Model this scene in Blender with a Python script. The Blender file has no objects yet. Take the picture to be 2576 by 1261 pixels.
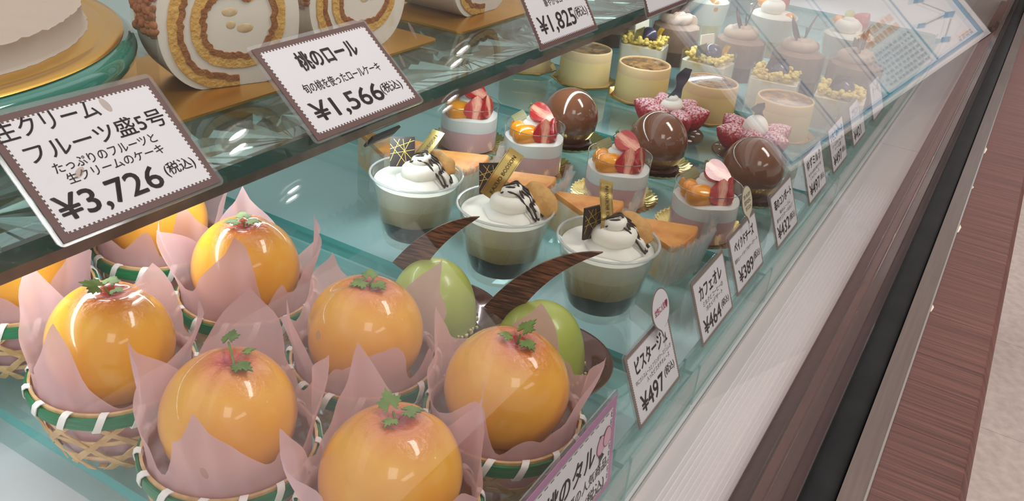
import bpy, math, random
from mathutils import Vector, Matrix
C = bpy.context.collection
SC = bpy.context.scene
PI = math.pi
R = math.radians
rnd = random.Random(7)

# ------------------------------------------------------------------ camera, world, lights, exposure
cd = bpy.data.cameras.new('camera'); cam = bpy.data.objects.new('camera', cd); C.objects.link(cam)
cd.sensor_width = 36.0; cd.lens = 36.0 * 2222.0 / 2576.0; cd.clip_start = 0.01; cd.clip_end = 60
cam.matrix_world = Matrix(((0.8547961, -0.3130555, 0.4139081, 0.0),
                           (0.5105913, 0.3646330, -0.7786778, 0.0),
                           (0.0928449, 0.8769487, 0.4715302, 0.305),
                           (0, 0, 0, 1)))
SC.camera = cam
cd.dof.use_dof = False

W = bpy.data.worlds.new('store_light'); SC.world = W; W.use_nodes = True
wb = W.node_tree.nodes['Background']
wb.inputs[0].default_value = (0.90, 0.82, 0.80, 1); wb.inputs[1].default_value = 0.80

def area(name, loc, target, sx, sy, power, col):
    l = bpy.data.lights.new(name, 'AREA'); l.shape = 'RECTANGLE'; l.size = sx; l.size_y = sy
    l.energy = power; l.color = col
    o = bpy.data.objects.new(name, l); C.objects.link(o); o.location = loc
    d = Vector(target) - Vector(loc)
    o.rotation_euler = d.to_track_quat('-Z', 'Y').to_euler()
    return o
# LED bar along the top front of the case, LED bar under the upper shelf, unseen fill panels added at ceiling height
area('case_top_led', (-0.360, 0.85, 0.44), (-0.33, 0.85, 0.0), 2.6, 0.16, 0.85, (0.93, 0.97, 1.0))
area('shelf_led', (-0.345, 0.85, 0.100), (-0.36, 0.85, 0.0), 1.9, 0.012, 1.3, (0.86, 0.95, 1.0))
area('added_fill_panel', (1.0, -0.75, 1.72), (0.4, 0.2, 0), 0.6, 1.2, 10, (1.0, 0.95, 0.91))
area('added_fill_panel', (2.6, -0.6, 1.72), (2.6, -0.6, 0), 0.6, 1.2, 10, (1.0, 0.95, 0.91))

area('added_fill_panel', (0.75, 1.1, 1.72), (0.85, 1.6, 0), 1.2, 0.5, 32, (1.0, 0.95, 0.92))  # extra fill panel out of view, added to brighten floor and sign
vs = SC.view_settings
SC.display_settings.display_device = 'sRGB'
vs.view_transform = 'Standard'; vs.look = 'None'; vs.gamma = 1.0; vs.use_curve_mapping = False
vs.exposure = 0.0
try:
    SC.cycles.transparent_max_bounces = 40
    SC.cycles.max_bounces = 10
    SC.cycles.caustics_reflective = False; SC.cycles.caustics_refractive = False
    SC.cycles.sample_clamp_indirect = 4.0
except Exception:
    pass

# ------------------------------------------------------------------ materials
def lin(c):
    o = []
    for v in c[:3]:
        v = v / 255.0
        o.append(v / 12.92 if v <= 0.04045 else ((v + 0.055) / 1.055) ** 2.4)
    return (o[0], o[1], o[2], 1.0)

class NT:
    def __init__(s, name):
        s.m = bpy.data.materials.new(name); s.m.use_nodes = True
        s.t = s.m.node_tree; s.t.nodes.clear()
        s.out = s.t.nodes.new('ShaderNodeOutputMaterial')
    def n(s, typ, props=None, **ins):
        nd = s.t.nodes.new('ShaderNode' + typ)
        for k, v in (props or {}).items(): setattr(nd, k, v)
        for k, v in ins.items():
            key = int(k[1:]) if k[0] == 'i' and k[1:].isdigit() else k.replace('_', ' ')
            sock = nd.inputs[key]
            if isinstance(v, bpy.types.NodeSocket): s.t.links.new(v, sock)
            else: sock.default_value = v
        return nd
    def surf(s, sock): s.t.links.new(sock, s.out.inputs['Surface']); return s.m
    def coord(s, kind='Object'): return s.n('TexCoord').outputs[kind]
    def mapping(s, sc, kind='Object'):
        return s.n('Mapping', Vector=s.coord(kind), Scale=sc).outputs[0]
    def noise(s, scale, detail=3, vec=None, rough=.55):
        return s.n('TexNoise', Scale=scale, Detail=detail, Roughness=rough, Vector=vec if vec is not None else s.coord()).outputs['Fac']
    def ramp(s, fac, lo, hi, clo=0., chi=1.):
        return s.n('MapRange', Value=fac, From_Min=lo, From_Max=hi, To_Min=clo, To_Max=chi).outputs[0]
    def mix(s, fac, a, b):
        nd = s.n('Mix', {'data_type': 'RGBA'})
        for k, v in ((0, fac), (6, a), (7, b)):
            if isinstance(v, bpy.types.NodeSocket): s.t.links.new(v, nd.inputs[k])
            else: nd.inputs[k].default_value = v
        return nd.outputs[2]
    def math(s, op, a, b=0.0):
        nd = s.n('Math', {'operation': op}, i0=a, i1=b); return nd.outputs[0]
    def bump(s, h, strength=.5, dist=.001):
        return s.n('Bump', Height=h, Strength=strength, Distance=dist).outputs[0]
    def pbr(s, col, rough=.5, metal=0., coat=0., sss=0., bump=None, spec=.5, alpha=1., trans=0., sssr=(.006, .003, .0015), coatr=.05):
        ins = dict(Base_Color=col, Roughness=rough, Metallic=metal, Coat_Weight=coat, Coat_Roughness=coatr, Specular_IOR_Level=spec, Alpha=alpha)
        if sss: ins.update(Subsurface_Weight=sss, Subsurface_Radius=sssr, Subsurface_Scale=1.0)
        if trans: ins.update(Transmission_Weight=trans)
        if bump is not None: ins.update(Normal=bump)
        return s.n('BsdfPrincipled', **ins).outputs[0]

def plain(name, c, rough=.5, metal=0., coat=0., sss=0., var=None, scale=60, lo=.4, hi=.65, bs=None, bstr=.3, bd=.0008, spec=.5, alpha=1., vec=None):
    t = NT(name); col = lin(c)
    v = t.mapping(vec) if vec else None
    if var: col = t.mix(t.ramp(t.noise(scale, 4, v), lo, hi), lin(c), lin(var))
    b = t.bump(t.noise(bs, 4, v), bstr, bd) if bs else None
    return t.surf(t.pbr(col, rough, metal, coat, sss, b, spec, alpha))

def clear(name, tint=(255, 255, 255), rough=.015, body=None, bodyfac=0., ior=1.5, bump=None):
    """thin clear sheet: Fresnel reflection over a tinted see-through body, the same from both sides"""
    t = NT(name)
    bf = t.n('NewGeometry').outputs['Backfacing']
    i = t.ramp(bf, 0, 1, ior, 1 / ior)
    nrm = None
    if bump: nrm = t.bump(t.noise(bump[0], 3), bump[1], bump[2])
    kw = {'Normal': nrm} if nrm is not None else {}
    fr = t.n('Fresnel', IOR=i, **kw).outputs[0]
    tr = t.n('BsdfTransparent', Color=lin(tint)).outputs[0]
    if body:
        df = t.n('BsdfDiffuse', Color=lin(body)).outputs[0]
        tr = t.n('MixShader', i0=bodyfac, i1=tr, i2=df).outputs[0]
    gl = t.n('BsdfGlossy', Color=(1, 1, 1, 1), Roughness=rough, **kw).outputs[0]
    return t.surf(t.n('MixShader', i0=fr, i1=tr, i2=gl).outputs[0])

M = {}
M['front_glass'] = clear('front_glass', (253, 254, 254))
M['shelf_glass'] = clear('shelf_glass', (239, 252, 252))
M['glass_edge'] = clear('glass_edge', (120, 200, 198), body=(84, 190, 186), bodyfac=.45)
M['acrylic'] = clear('acrylic', (242, 251, 250))
M['acrylic_rail'] = clear('acrylic_rail', (205, 232, 230), body=(200, 228, 226), bodyfac=.22)
M['cup_plastic'] = clear('cup_plastic', (250, 251, 250))
M['clear_rim'] = clear('clear_rim', (235, 238, 238), body=(232, 236, 236), bodyfac=.35)
M['film'] = clear('film', (250, 250, 250), rough=.05)
M['sleeve'] = clear('sleeve', (247, 247, 247), rough=.08, body=(230, 230, 232), bodyfac=.10)
M['white_deck'] = plain('white_deck', (236, 236, 236), .35, var=(226, 228, 229), scale=8)
M['ledge'] = plain('ledge', (232, 222, 221), .38, var=(222, 212, 212), scale=5)
M['rib'] = plain('rib', (250, 246, 246), .2)
M['mirrored_floor_grey'] = plain('mirrored_floor_grey', (84, 78, 76), .5)  # floor reflection beside the ledge, put in as a grey
M['mirrored_wood_brown'] = plain('mirrored_wood_brown', (84, 55, 51), .4, var=(104, 72, 66), scale=14, vec=(6, .6, 1))  # reflection of the counter wood, painted in as brown
M['rubber'] = plain('rubber', (18, 18, 20), .6, var=(26, 26, 28), scale=40, bs=200, bstr=.2, spec=.25)
M['dark'] = plain('dark', (30, 24, 24), .7)
t = NT('steel')
nz = t.noise(1.0, 5, t.mapping((500, 14, 1)))
M['steel'] = t.surf(t.pbr(t.mix(nz, lin((128, 114, 108)), lin((158, 144, 138))), t.ramp(t.noise(6, 3), .3, .7, .22, .4), .9))
M['rail_metal'] = plain('rail_metal', (150, 143, 140), .35, .8, var=(110, 104, 102), scale=30)
t = NT('wood')
v = t.mapping((8, 420, 3)); g = t.noise(1.0, 4, v, .6)
v2 = t.mapping((2, 26, 3)); g2 = t.noise(1.0, 2, v2)
col = t.mix(t.ramp(g, .36, .64), lin((126, 82, 74)), lin((80, 50, 46)))
col = t.mix(t.ramp(g2, .35, .75, 0, .3), col, lin((98, 62, 56)))
M['wood'] = t.surf(t.pbr(col, .5, bump=t.bump(g, .35, .0004)))
t = NT('floor_tile')
g = t.noise(40, 6); g2 = t.noise(160, 3)
M['floor_tile'] = t.surf(t.pbr(t.mix(t.ramp(g, .35, .65), lin((236, 223, 216)), lin((216, 202, 195))), .5, bump=t.bump(g2, .2, .001)))
M['grout'] = plain('grout', (176, 160, 150), .8)
M['ceiling'] = plain('ceiling', (225, 218, 212), .9)
M['panel_wall'] = plain('panel_wall', (226, 222, 218), .6)
M['shop_wall'] = plain('shop_wall', (150, 136, 128), .7, var=(128, 114, 106), scale=1.2)
M['end_panel'] = plain('end_panel', (112, 92, 84), .5, var=(96, 78, 70), scale=6)
t = NT('lamp_glow')
M['lamp_glow'] = t.surf(t.n('Emission', Color=(1, .96, .9, 1), Strength=45.0).outputs[0])
M['white_plastic'] = plain('white_plastic', (235, 235, 233), .4)

# food
t = NT('peach_flesh')
co = t.n('SeparateXYZ', Vector=t.coord()).outputs
nz = t.noise(70, 4)
zz = t.math('ADD', co[2], t.ramp(nz, 0, 1, -.007, .007))
dx = t.math('MULTIPLY', co[0], co[0]); dy = t.math('MULTIPLY', co[1], co[1])
rr = t.math('POWER', t.math('ADD', dx, dy), .5)
rr = t.math('ADD', rr, t.ramp(nz, 0, 1, -.0055, .0055))
blush = t.math('MULTIPLY', t.ramp(rr, .0205, .003), t.ramp(co[2], .01, .02))
col = t.mix(t.ramp(t.noise(38, 3), .35, .7), lin((243, 182, 52)), lin((236, 164, 42)))
col = t.mix(blush, col, lin((206, 76, 68)))
core = t.ramp(rr, .0045, .0005, 0, .8)
col = t.mix(t.math('MULTIPLY', core, t.ramp(co[2], .01, .02)), col, lin((168, 44, 48)))
bh = t.math('MULTIPLY', t.noise(330, 3), t.ramp(rr, .022, .008, .06, 1))
M['peach'] = t.surf(t.pbr(col, .34, 0, .75, .22, t.bump(bh, .7, .0018), sssr=(.008, .004, .001), coatr=.06))
M['herb'] = plain('herb', (122, 146, 62), .5, var=(80, 112, 42), scale=160)
t = NT('wax_paper')
geo_n = t.bump(t.noise(60, 2), .3, .001)
pc = t.mix(t.ramp(t.noise(30, 2), .3, .7), lin((240, 210, 218)), lin((231, 197, 208)))
df = t.n('BsdfDiffuse', Color=pc, Normal=geo_n).outputs[0]
tl = t.n('BsdfTranslucent', Color=lin((238, 205, 214))).outputs[0]
s1 = t.n('MixShader', i0=.45, i1=df, i2=tl).outputs[0]
tp = t.n('BsdfTransparent', Color=lin((250, 232, 232))).outputs[0]
s2 = t.n('MixShader', i0=.24, i1=s1, i2=tp).outputs[0]
gl = t.n('BsdfGlossy', Color=(1, 1, 1, 1), Roughness=.4).outputs[0]
M['wax_paper'] = t.surf(t.n('MixShader', i0=.04, i1=s2, i2=gl).outputs[0])
M['bamboo'] = plain('bamboo', (226, 190, 138), .5, var=(200, 158, 104), scale=120)
M['bamboo_green'] = plain('bamboo_green', (22, 128, 78), .35, var=(16, 100, 60), scale=90, vec=(1, 1, 14), bs=400, bstr=.3, bd=.0003)
M['binding_white'] = plain('binding_white', (244, 240, 232), .45)
M['cream'] = plain('cream', (246, 241, 228), .5, sss=.25, bs=240, bstr=.15)
M['cream_cool'] = plain('cream_cool', (242, 243, 236), .4, sss=.2)
M['custard'] = plain('custard', (238, 214, 160), .5, sss=.2, var=(230, 200, 140), scale=90)
M['coffee'] = plain('coffee', (176, 146, 100), .35, sss=.15, var=(150, 120, 78), scale=80)
M['coffee_jelly'] = plain('coffee_jelly', (40, 30, 28), .2, coat=.5)
M['chocolate'] = plain('chocolate', (60, 36, 28), .28, coat=.2)
M['chocolate_reflection_tint'] = plain('chocolate_reflection_tint', (66, 84, 100), .3, coat=.4)  # dark chocolate with a bluish reflection put into its colour
M['chocolate_dark'] = plain('chocolate_dark', (36, 24, 20), .3)
M['gold_line'] = plain('gold_line', (226, 190, 96), .35, .6)
M['gold'] = plain('gold', (222, 186, 104), .22, 1.0, var=(206, 168, 84), scale=60)
M['gold_board'] = plain('gold_board', (226, 172, 74), .3, .85, var=(218, 160, 62), scale=20)
M['gold_label'] = plain('gold_label', (232, 206, 128), .18, .9)
M['gold_foil'] = plain('gold_foil', (232, 206, 130), .16, 1.0)
M['silver'] = plain('silver', (226, 226, 222), .14, 1.0)
M['cookie'] = plain('cookie', (212, 164, 96), .7, var=(190, 138, 72), scale=140, bs=180, bstr=.5)
t = NT('chocolate_marbled')
g = t.noise(1.0, 3, t.mapping((70, 900, 900)))
M['marbled'] = t.surf(t.pbr(t.mix(t.ramp(g, .42, .66), lin((62, 34, 26)), lin((150, 98, 66))), .3, coat=.3))
M['pistachio'] = plain('pistachio', (178, 190, 88), .34, coat=.2, sss=.2, var=(174, 186, 94), scale=50, bs=300, bstr=.06)
M['chopped_nut'] = plain('chopped_nut', (228, 214, 160), .6)
M['brown_tray'] = plain('brown_tray', (84, 42, 32), .16, .25, coat=.8)
M['sponge'] = plain('sponge', (236, 190, 108), .85, var=(222, 168, 84), scale=160, bs=420, bstr=.9, bd=.0015)
M['sponge_crust'] = plain('sponge_crust', (176, 118, 66), .85, var=(148, 92, 48), scale=200, bs=420, bstr=1, bd=.0018)
M['roll_cream'] = plain('roll_cream', (247, 238, 222), .55, sss=.25, var=(236, 220, 190), scale=26, lo=.62, hi=.72, bs=200, bstr=.12)
M['fruit_bit'] = plain('fruit_bit', (234, 212, 170), .5, var=(216, 184, 132), scale=160)
M['nut'] = plain('nut', (178, 116, 70), .6, var=(146, 90, 52), scale=240, bs=300, bstr=.4)
M['orange_top'] = plain('orange_top', (222, 156, 78), .45, sss=.1, var=(198, 122, 54), scale=60, bs=180, bstr=.3)
M['cheese_side'] = plain('cheese_side', (240, 226, 196), .6, var=(226, 198, 150), scale=60)
M['crinkle'] = clear('crinkle', (246, 249, 250), rough=.04, body=(236, 241, 244), bodyfac=.20, ior=2.0)
M['pink_mousse'] = plain('pink_mousse', (236, 186, 182), .45, sss=.2)
M['fruit_orange'] = plain('fruit_orange', (246, 164, 34), .2, coat=.8, sss=.2, var=(238, 146, 24), scale=90, bs=90, bstr=.3, bd=.002)
t = NT('strawberry')
vo = t.n('TexVoronoi', Scale=330.0, Vector=t.coord()).outputs['Distance']
M['strawberry'] = t.surf(t.pbr(t.mix(t.ramp(vo, .06, .16), lin((226, 176, 96)), lin((180, 22, 30))), .3, 0, .5, .15, t.bump(vo, .5, .0012)))
t = NT('strawberry_cut')
co = t.n('SeparateXYZ', Vector=t.coord()).outputs
vv = t.noise(1.0, 3, t.mapping((620, 200, 110)))
ax = t.math('ABSOLUTE', co[0])
f = t.math('ADD', t.ramp(ax, 0, .0085), t.ramp(vv, .35, .65, -.22, .22))
M['strawberry_cut'] = t.surf(t.pbr(t.mix(t.ramp(f, .12, .62), lin((240, 176, 150)), lin((180, 26, 32))), .25, 0, .6, .15))
t = NT('sugared_strawberry')
vo = t.n('TexVoronoi', Scale=330.0, Vector=t.coord()).outputs['Distance']
nz = t.n('SeparateXYZ', Vector=t.n('NewGeometry').outputs['Normal']).outputs[2]
base = t.mix(t.ramp(vo, .05, .14), lin((206, 140, 90)), lin((178, 26, 46)))
sg = t.math('MULTIPLY', t.ramp(nz, -.05, .75), t.ramp(t.noise(520, 3), .42, .60))
sg = t.math('ADD', sg, t.ramp(nz, .5, 1.2, 0, .3))
M['sugared'] = t.surf(t.pbr(t.mix(t.ramp(sg, .1, 1.0, 0, .8), base, lin((244, 224, 228))), .6, bump=t.bump(vo, .7, .0014)))
M['strawberry_leaf'] = plain('strawberry_leaf', (120, 142, 66), .6)
M['choc_glaze'] = plain('choc_glaze', (124, 78, 52), .12, coat=1.0, var=(112, 68, 44), scale=30)
M['cylinder_custard'] = plain('cylinder_custard', (242, 214, 150), .5, sss=.2)
M['cylinder_top_band'] = plain('cylinder_top_band', (232, 200, 150), .5, sss=.1)
t = NT('brulee')
g = t.noise(90, 5)
M['brulee'] = t.surf(t.pbr(t.mix(t.ramp(g, .36, .62), lin((92, 54, 34)), lin((196, 144, 86))), .16, 0, .9, 0, t.bump(g, .4, .002)))
M['crumb_yellow'] = plain('crumb_yellow', (246, 222, 128), .85, var=(236, 204, 100), scale=120, bs=500, bstr=.6)
M['chiffon'] = plain('chiffon', (246, 240, 222), .7, var=(240, 220, 160), scale=60, lo=.55, hi=.7)
M['grape'] = plain('grape', (44, 38, 60), .25, coat=.4, var=(66, 62, 92), scale=90)
M['white_chocolate'] = plain('white_chocolate', (246, 238, 216), .35)
M['green_sheet'] = plain('green_sheet', (150, 146, 100), .4, var=(110, 104, 66), scale=1, vec=(40, 900, 40))
M['mocha'] = plain('mocha', (150, 122, 102), .6, sss=.1, var=(134, 106, 88), scale=70, bs=160, bstr=.3)
M['mocha_dark'] = plain('mocha_dark', (92, 68, 58), .5, var=(74, 52, 44), scale=120, bs=220, bstr=.5)
M['mocha_cream'] = plain('mocha_cream', (200, 176, 156), .5, sss=.15, bs=160, bstr=.2)
M['kiwi'] = plain('kiwi', (196, 204, 120), .35, coat=.4)
M['tag_brown'] = plain('tag_brown', (100, 66, 62), .5)
M['tag_brown_light'] = plain('tag_brown_light', (132, 116, 108), .5)
M['paper'] = plain('paper', (234, 232, 235), .5)
M['ink'] = plain('ink', (38, 34, 36), .6)
M['ink_pink_dull'] = plain('ink_pink_dull', (150, 100, 112), .6)
M['cake_cream'] = plain('cake_cream', (200, 184, 166), .6, sss=.2, bs=110, bstr=.12)
M['ink_pink'] = plain('ink_pink', (206, 74, 110), .6)
M['tag_mauve'] = plain('tag_mauve', (184, 132, 170), .5)
M['tag_pink'] = plain('tag_pink', (228, 178, 192), .5)
M['pop_beige'] = plain('pop_beige', (226, 218, 190), .5)
M['ink_gold'] = plain('ink_gold', (96, 72, 30), .5)
M['sign_blue'] = plain('sign_blue', (34, 140, 186), .5)
M['sign_orange'] = plain('sign_orange', (226, 168, 128), .5)
M['upper_edge'] = clear('upper_edge', (90, 150, 146), body=(26, 88, 84), bodyfac=.55)
M['sign_grey'] = plain('sign_grey', (168, 174, 190), .6)
M['smudge'] = clear('smudge', (236, 230, 226), rough=.3, body=(214, 198, 186), bodyfac=.14)
M['sign_white'] = plain('sign_white', (240, 240, 242), .5)
t = NT('stand_teal')
M['stand_teal'] = t.surf(t.pbr(lin((14, 128, 110)), .06, 0, 1.0))
t = NT('board_gold')
M['board_gold'] = t.surf(t.pbr(lin((228, 180, 84)), .25, .9, 0, 0, t.bump(t.noise(500, 2), .08, .0005)))

# ------------------------------------------------------------------ mesh helpers
class MB:
    def __init__(s): s.v = []; s.f = []; s.m = []
    def add(s, V, F, mi=0, mat=None):
        o = len(s.v)
        if mat is not None: V = [mat @ Vector(p) for p in V]
        s.v += [tuple(p) for p in V]
        for f in F: s.f.append(tuple(i + o for i in f)); s.m.append(mi)
        return s
    def box(s, x0, x1, y0, y1, z0, z1, mi=0, mat=None):
        V = [(x, y, z) for z in (z0, z1) for y in (y0, y1) for x in (x0, x1)]
        return s.add(V, [(0, 2, 3, 1), (4, 5, 7, 6), (0, 1, 5, 4), (2, 6, 7, 3), (0, 4, 6, 2), (1, 3, 7, 5)], mi, mat)
    def lathe(s, prof, n=48, mi=0, fn=None, mat=None, a0=0., a1=2 * PI):
        full = abs(a1 - a0 - 2 * PI) < 1e-6
        V = []; F = []; k = len(prof); cols = n if full else n + 1
        for i in range(cols):
            a = a0 + (a1 - a0) * i / n
            for j, (r, z) in enumerate(prof):
                if fn: r, z = fn(a, j, r, z)
                V.append((r * math.cos(a), r * math.sin(a), z))
        for i in range(n):
            p, q = i * k, ((i + 1) % cols) * k
            for j in range(k - 1): F.append((p + j, q + j, q + j + 1, p + j + 1))
        return s.add(V, F, mi, mat)
    def tube(s, pts, r, n=6, mi=0, mat=None, flat=1.0):
        P = [Vector(p) for p in pts]; V = []; F = []
        up = Vector((0, 0, 1))
        for i, p in enumerate(P):
            d = (P[min(i + 1, len(P) - 1)] - P[max(i - 1, 0)]).normalized()
            a = d.cross(up)
            if a.length < 1e-4: a = d.cross(Vector((1, 0, 0)))
            a.normalize(); b = a.cross(d)
            rr = r[i] if isinstance(r, (list, tuple)) else r
            for k in range(n):
                t_ = 2 * PI * k / n
                V.append(p + a * rr * math.cos(t_) + b * rr * math.sin(t_) * flat)
        for i in range(len(P) - 1):
            for k in range(n):
                k2 = (k + 1) % n
                F.append((i * n + k, i * n + k2, (i + 1) * n + k2, (i + 1) * n + k))
        F.append(tuple(range(n - 1, -1, -1))); F.append(tuple((len(P) - 1) * n + k for k in range(n)))
        return s.add(V, F, mi, mat)
    def prism(s, poly, z0, z1, mi=0, mat=None, side=None):
        n = len(poly)
        V = [(x, y, z0) for x, y in poly] + [(x, y, z1) for x, y in poly]
        s.add(V, [tuple(range(n - 1, -1, -1)), tuple(range(n, 2 * n))], mi, mat)
        o = len(s.v) - 2 * n
        for i in range(n):
            j = (i + 1) % n
            s.f.append((o + i, o + j, o + n + j, o + n + i)); s.m.append(mi if side is None else side)
        return s
    def sphere(s, c, r, nu=20, nv=12, mi=0, mat=None, fn=None):
        rx, ry, rz = r if isinstance(r, (tuple, list)) else (r, r, r)
        V = []; F = []
        for j in range(nv + 1):
            th = PI * j / nv
            for i in range(nu):
                ph = 2 * PI * i / nu
                d = Vector((math.sin(th) * math.cos(ph), math.sin(th) * math.sin(ph), math.cos(th)))
                q = fn(d, th, ph) if fn else 1.0
                V.append((c[0] + d.x * rx * q, c[1] + d.y * ry * q, c[2] + d.z * rz * q))
        for j in range(nv):
            for i in range(nu):
                a, b = j * nu + i, j * nu + (i + 1) % nu
                if j == 0: F.append((a, a + nu, b + nu))
                elif j == nv - 1: F.append((a, a + nu, b))
                else: F.append((a, a + nu, b + nu, b))
        return s.add(V, F, mi, mat)
    def sheet(s, grid, mi=0, thick=None):
        """grid[i][j] of points, optionally closed to a slab of a given thickness along the local normal"""
        nu, nv = len(grid), len(grid[0])
        G = [[Vector(p) for p in row] for row in grid]
        def idx(i, j): return i * nv + j
        F = [(idx(i, j), idx(i + 1, j), idx(i + 1, j + 1), idx(i, j + 1)) for i in range(nu - 1) for j in range(nv - 1)]
        V = [p for row in G for p in row]
        if not thick: return s.add(V, F, mi)
        N = []
        for i in range(nu):
            for j in range(nv):
                du = G[min(i + 1, nu - 1)][j] - G[max(i - 1, 0)][j]; dv = G[i][min(j + 1, nv - 1)] - G[i][max(j - 1, 0)]
                n = du.cross(dv); N.append(n.normalized() if n.length > 0 else Vector((0, 0, 1)))
        k = nu * nv
        V2 = [p - n * thick for p, n in zip(V, N)]
        F2 = [tuple(x + k for x in f[::-1]) for f in F]
        B = []
        ring = [idx(i, 0) for i in range(nu)] + [idx(nu - 1, j) for j in range(1, nv)] + [idx(i, nv - 1) for i in range(nu - 2, -1, -1)] + [idx(0, j) for j in range(nv - 2, 0, -1)]
        for a, b in zip(ring, ring[1:] + ring[:1]): B.append((b, a, a + k, b + k))
        return s.add(V + V2, F + F2 + B, mi)
    def data(s, name, mats, ang=40):
        me = bpy.data.meshes.new(name); me.from_pydata(s.v, [], s.f)
        for m_ in (mats if isinstance(mats, (list, tuple)) else [mats]): me.materials.append(M[m_])
        me.polygons.foreach_set('material_index', s.m)
        if ang:
            me.polygons.foreach_set('use_smooth', [True] * len(s.f)); me.update()
            me.set_sharp_from_angle(angle=R(ang))
        me.update()
        return me
    def build(s, name, mats, parent=None, ang=40, loc=None, rot=None):
        return ob(name, s.data(name, mats, ang), parent, loc, rot)

def ob(name, me, parent=None, loc=None, rot=None):
    o = bpy.data.objects.new(name, me); C.objects.link(o)
    if parent is not None: o.parent = parent
    if loc: o.location = loc
    if rot: o.rotation_euler = rot
    return o
def tag(o, label, cat, group=None):
    o['label'] = label; o['category'] = cat
    if group: o['group'] = group
    return o
def thing(name, label, cat, loc=(0, 0, 0), rz=0., group=None):
    o = bpy.data.objects.new(name, None); C.objects.link(o)
    o.empty_display_size = .01
    o.location = loc; o.rotation_euler = (0, 0, rz)
    return tag(o, label, cat, group)
def struct(o): o['kind'] = 'structure'; return o
def dup(root, loc, rz, label):
    r = root.copy(); C.objects.link(r); r.location = loc; r.rotation_euler = (0, 0, rz); r['label'] = label
    for ch in list(root.children):
        c = ch.copy(); C.objects.link(c); c.parent = r
        for g in ch.children:
            d = g.copy(); C.objects.link(d); d.parent = c
    return r
def text_data(body, w, h, bold=0.0):
    """flat print fitted to a box w x h centred on the origin"""
    cu = bpy.data.curves.new('print', 'FONT'); cu.body = body; cu.size = 1.0; cu.resolution_u = 3
    o = bpy.data.objects.new('print', cu); C.objects.link(o)
    bpy.context.view_layer.update()
    me = bpy.data.meshes.new_from_object(o.evaluated_get(bpy.context.evaluated_depsgraph_get()))
    bpy.data.objects.remove(o); bpy.data.curves.remove(cu)
    V = [(v.co.x, v.co.y) for v in me.vertices]; F = [tuple(q.vertices) for q in me.polygons]
    bpy.data.meshes.remove(me)
    me = bpy.data.meshes.new('print')
    if not V: return me
    x0, x1 = min(v[0] for v in V), max(v[0] for v in V); y0, y1 = min(v[1] for v in V), max(v[1] for v in V)
    P = [((x - x0) / (x1 - x0) * w - w / 2, (y - y0) / max(y1 - y0, 1e-6) * h - h / 2) for x, y in V]
    VV, FF = [], []; e = bold * h
    for dx, dy in (((0, 0),) if bold <= 0 else ((-e, 0), (e, 0), (0, e), (0, -e))):     # heavier strokes
        o_ = len(VV); VV += [(x + dx, y + dy, 0) for x, y in P]; FF += [tuple(i + o_ for i in f) for f in F]
    me.from_pydata(VV, [], FF); me.update()
    return me
def text(body, w, h, mat, parent, x, y, z=.0006, bold=.012, name='lettering', rz=0):
    me = text_data(body, w, h, bold); me.materials.clear(); me.materials.append(M[mat])
    return ob(name, me, parent, (x, y, z), (0, 0, rz))
def smooth01(t_): t_ = max(0, min(1, t_)); return t_ * t_ * (3 - 2 * t_)

def frame(loc, x, z):
    z = Vector(z).normalized(); y = z.cross(Vector(x)).normalized(); x = y.cross(z)
    return Matrix(((x.x, y.x, z.x, loc[0]), (x.y, y.y, z.y, loc[1]), (x.z, y.z, z.z, loc[2]), (0, 0, 0, 1)))

# ------------------------------------------------------------------ structure: case, counter, floor
def rounded_rect(x0, x1, y0, y1, r, corners=(1, 1, 1, 1), n=6):
    P = []
    for (cx, cy, a, on) in ((x1, y1, 0, corners[0]), (x0, y1, 90, corners[1]), (x0, y0, 180, corners[2]), (x1, y0, 270, corners[3])):
        sx = 1 if cx == x1 else -1; sy = 1 if cy == y1 else -1
        if not on: P.append((cx, cy)); continue
        for k in range(n + 1):
            b = R(a + 90 * k / n); P.append((cx - sx * r + r * math.cos(b), cy - sy * r + r * math.sin(b)))
    return P
YA, YB = -0.25, 2.3
b = MB(); b.box(-.85, -.1005, YA, YB, -.045, -.030)
struct(b.build('trim_1', 'white_deck'))['label'] = 'white deck under the glass shelf panes'
# ledge in three lengths
lg = struct(ob('trim_2', None)); lg['label'] = 'white ledge along the front of the case'
for (y0, y1) in ((YA, .18), (.1806, 1.0660), (1.0666, YB)):
    b = MB()
    prof = [(-.1003, -.045), (-.1003, -.0305), (-.0995, -.0290), (-.0980, -.0284), (-.0968, -.0290), (-.0958, -.0300), (-.0925, -.0302), (-.0915, -.0300), (-.0570, -.0300), (-.0560, -.0306), (-.0560, -.045)]
    n = len(prof)
    V = [(x, y0, z) for x, z in prof] + [(x, y1, z) for x, z in prof]
    b.add(V, [(i, i + 1, n + i + 1, n + i) for i in range(n - 1)] + [(n - 1, 0, n, 2 * n - 1), tuple(range(n - 1, -1, -1)), tuple(range(n, 2 * n))])
    b.build('ledge_length', 'ledge', lg)
rb = MB(); rb.tube([(0, .27, 0), (0, .30, .0), (0, .86, 0), (0, .92, -.0004)], .0005, 5)
rib = rb.data('rib', 'rib')
for k in range(10): ob('rib', rib, lg, (-.0885 + k * .0031, 0, -.0299))
b = MB(); b.box(-.0560, -.0425, YA, YB, -.05, -.034); struct(b.build('trim_3', 'mirrored_floor_grey'))  # strip carrying the painted floor reflection
b = MB(); b.box(-.0425, -.0225, YA, YB, -.05, -.006); struct(b.build('trim_4', 'mirrored_wood_brown'))  # strip carrying the painted wood reflection
b = MB(); P = [(-.0220, -.02)] + [(-.01355 - .00845 * math.cos(R(a)), -.003 + .006 * math.sin(R(a))) for a in range(0, 181, 20)] + [(-.0051, -.02)]
b.add([(x, YA, z) for x, z in P] + [(x, YB, z) for x, z in P], [(i, i + 1, len(P) + i + 1, len(P) + i) for i in range(len(P) - 1)])
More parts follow.
